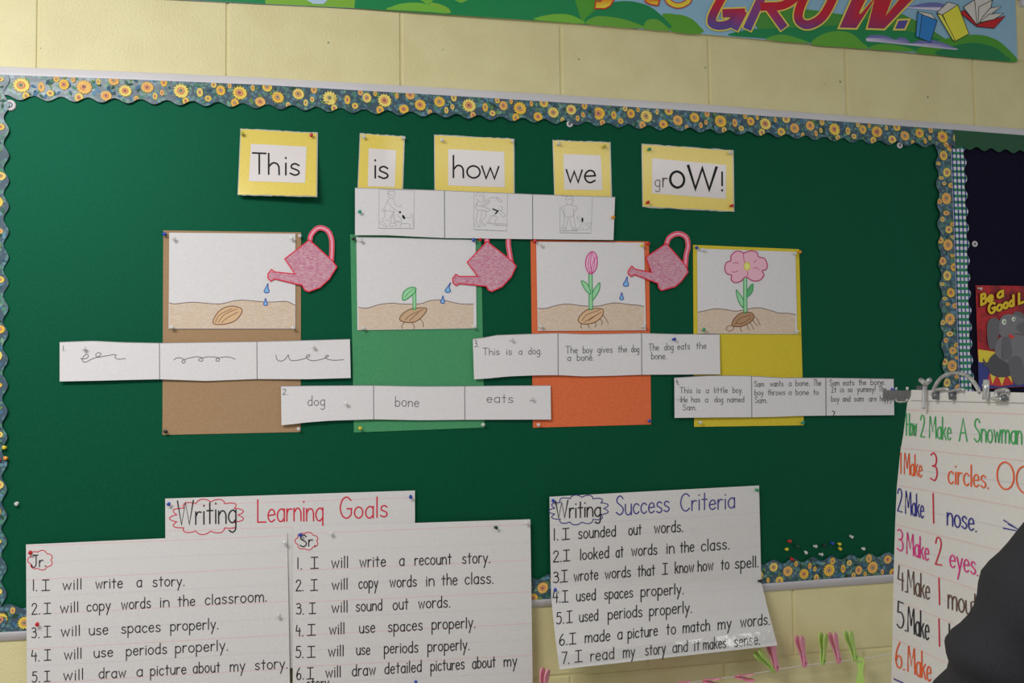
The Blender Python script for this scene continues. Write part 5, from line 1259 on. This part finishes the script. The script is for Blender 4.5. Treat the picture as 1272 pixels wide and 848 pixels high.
E_ = [('pelvis', 'waist'), ('waist', 'chest'), ('chest', 'upper'), ('upper', 'neck'), ('neck', 'skull0'), ('skull0', 'skull1'), ('skull1', 'crown'), ('skull0', 'nose')]
for s_, el, wr, p in ((-1, eL, wL, 'l'), (1, eR, wR, 'r')):
    B[p+'sh'] = (W(.175*s_, 0, SZ-.02), .052); B[p+'el'] = (el, .038); B[p+'wr'] = (wr, (.026, .021)); E_ += [('upper', p+'sh'), (p+'sh', p+'el'), (p+'el', p+'wr')]
    hand(B, E_, p+'wr', wr, (wr-el).normalized()*.6+V((0, 0, -.6))+FH*.1, (FH*1.0 if s_ < 0 else -FH*1.0), p)
    B[p+'hip'] = (W(.092*s_, 0, .77), .078); B[p+'kn'] = (W(.10*s_, .015, .46), .056); B[p+'an'] = (W(.10*s_, -.01, .085), .036); B[p+'to'] = (W(.11*s_, .13, .035), (.036, .022)); E_ += [('pelvis', p+'hip'), (p+'hip', p+'kn'), (p+'kn', p+'an'), (p+'an', p+'to')]
per = empty('person', BASE, 'person in a dark charcoal long-sleeved top standing beside the flip chart, arm bent', 'person')
ORG['person'] = BASE
skin_figure('body', B, E_, SKIN, per, 2, 'pelvis')
def fold(p):
    """soft cloth folds, tighter round the bent elbow"""
    d = (p-eL).length; a = (p-sh).dot((eL-sh).normalized())
    k = math.exp(-(d/.10)**2)
    return .005*noise.noise(p*6) + .0015*noise.noise(p*22) + .009*k*math.sin(a*80+2*noise.noise(p*14)) + .0035*math.sin((p.x+p.z*.7)*34+3*noise.noise(p*5))*(1-k)
J = {}
J['hem'] = (W(0, 0, .79), (.190, .150)); J['hip'] = (W(0, 0, .90), (.182, .142)); J['waist'] = (W(0, 0, 1.02), (.150, .118)); J['chest'] = (W(0, 0, SZ-.13), (.172, .130)); J['upper'] = (W(0, 0, SZ-.035), (.140, .105)); J['collar'] = (W(0, 0, SZ+.045), (.068, .066))
JE = [('hem', 'hip'), ('hip', 'waist'), ('waist', 'chest'), ('chest', 'upper'), ('upper', 'collar')]
for s_, el, wr, p in ((-1, eL, wL, 'l'), (1, eR, wR, 'r')):
    a = W(.175*s_, 0, SZ-.02)
    J[p+'sh'] = (a, .078); J[p+'mid'] = (a.lerp(el, .5), .070); J[p+'el'] = (el, .062); J[p+'fo'] = (el.lerp(wr, .45), .056); J[p+'cu'] = (el.lerp(wr, .95), .036)
    JE += [('upper', p+'sh'), (p+'sh', p+'mid'), (p+'mid', p+'el'), (p+'el', p+'fo'), (p+'fo', p+'cu')]
skin_figure('jacket', J, JE, JACKET, per, 3, 'hem', fold)
parts_ = []
for s_ in (-1, 1):
    parts_.append(tube_vf([W(.075*s_, 0, .93), W(.085*s_, 0, .85), W(.092*s_, 0, .74), W(.10*s_, .012, .46), W(.10*s_, -.008, .12), W(.10*s_, -.008, .07)], [.11, .118, .105, .078, .062, .062], 18))
parts_.append(tube_vf([W(0, 0, .74), W(0, 0, .78), W(0, 0, .86), W(0, 0, .95)], [.07, .11, .125, .12], 18))
tr = link_mesh('trousers', *join_vf(*parts_), TROUS, per, smooth=True)
for m_, kw in (('REMESH', dict(mode='VOXEL', voxel_size=.016, use_smooth_shade=True)), ('SMOOTH', dict(factor=.8, iterations=6))):
    md = tr.modifiers.new(m_.lower(), m_)
    for k_2, v_2 in kw.items(): setattr(md, k_2, v_2)
for s_ in (-1, 1):
    S_ = {'heel': (W(.10*s_, -.035, .038), (.036, .036)), 'mid': (W(.105*s_, .05, .036), (.040, .034)), 'toe': (W(.115*s_, .15, .028), (.040, .026))}
    skin_figure('shoe', S_, [('heel', 'mid'), ('mid', 'toe')], SHOE, per, 2, 'heel')
Hh = {'a': (W(0, -.045, SZ+.16), (.070, .050)), 'b': (W(0, -.03, SZ+.235), (.085, .080)), 'c': (W(0, .02, SZ+.29), (.070, .070)), 'd': (W(0, -.07, SZ+.07), (.075, .035))}
skin_figure('hair', Hh, [('d', 'a'), ('a', 'b'), ('b', 'c')], HAIR, per, 2, 'd')
for s_ in (-1, 1):
    for nm, r, f, m in (('eye', .0125, .083, EYEW), ('iris', .006, .0925, EYED)):
        bm = bmesh.new(); bmesh.ops.create_uvsphere(bm, u_segments=12, v_segments=8, radius=r); o = from_bm(nm, bm, m, per, W(.031*s_, f, SZ+.185)-BASE, True)
    bm = bmesh.new(); bmesh.ops.create_uvsphere(bm, u_segments=10, v_segments=8, radius=.03); bmesh.ops.scale(bm, vec=(.35, .55, 1), verts=bm.verts); o = from_bm('ear', bm, SKIN, per, W(.078*s_, .0, SZ+.175)-BASE, True); o.rotation_euler.z = -YAW
bm = bmesh.new(); bmesh.ops.create_uvsphere(bm, u_segments=12, v_segments=8, radius=.022); bmesh.ops.scale(bm, vec=(1, .4, .3), verts=bm.verts); o = from_bm('mouth', bm, LIPS, per, W(0, .083, SZ+.125)-BASE, True); o.rotation_euler.z = -YAW
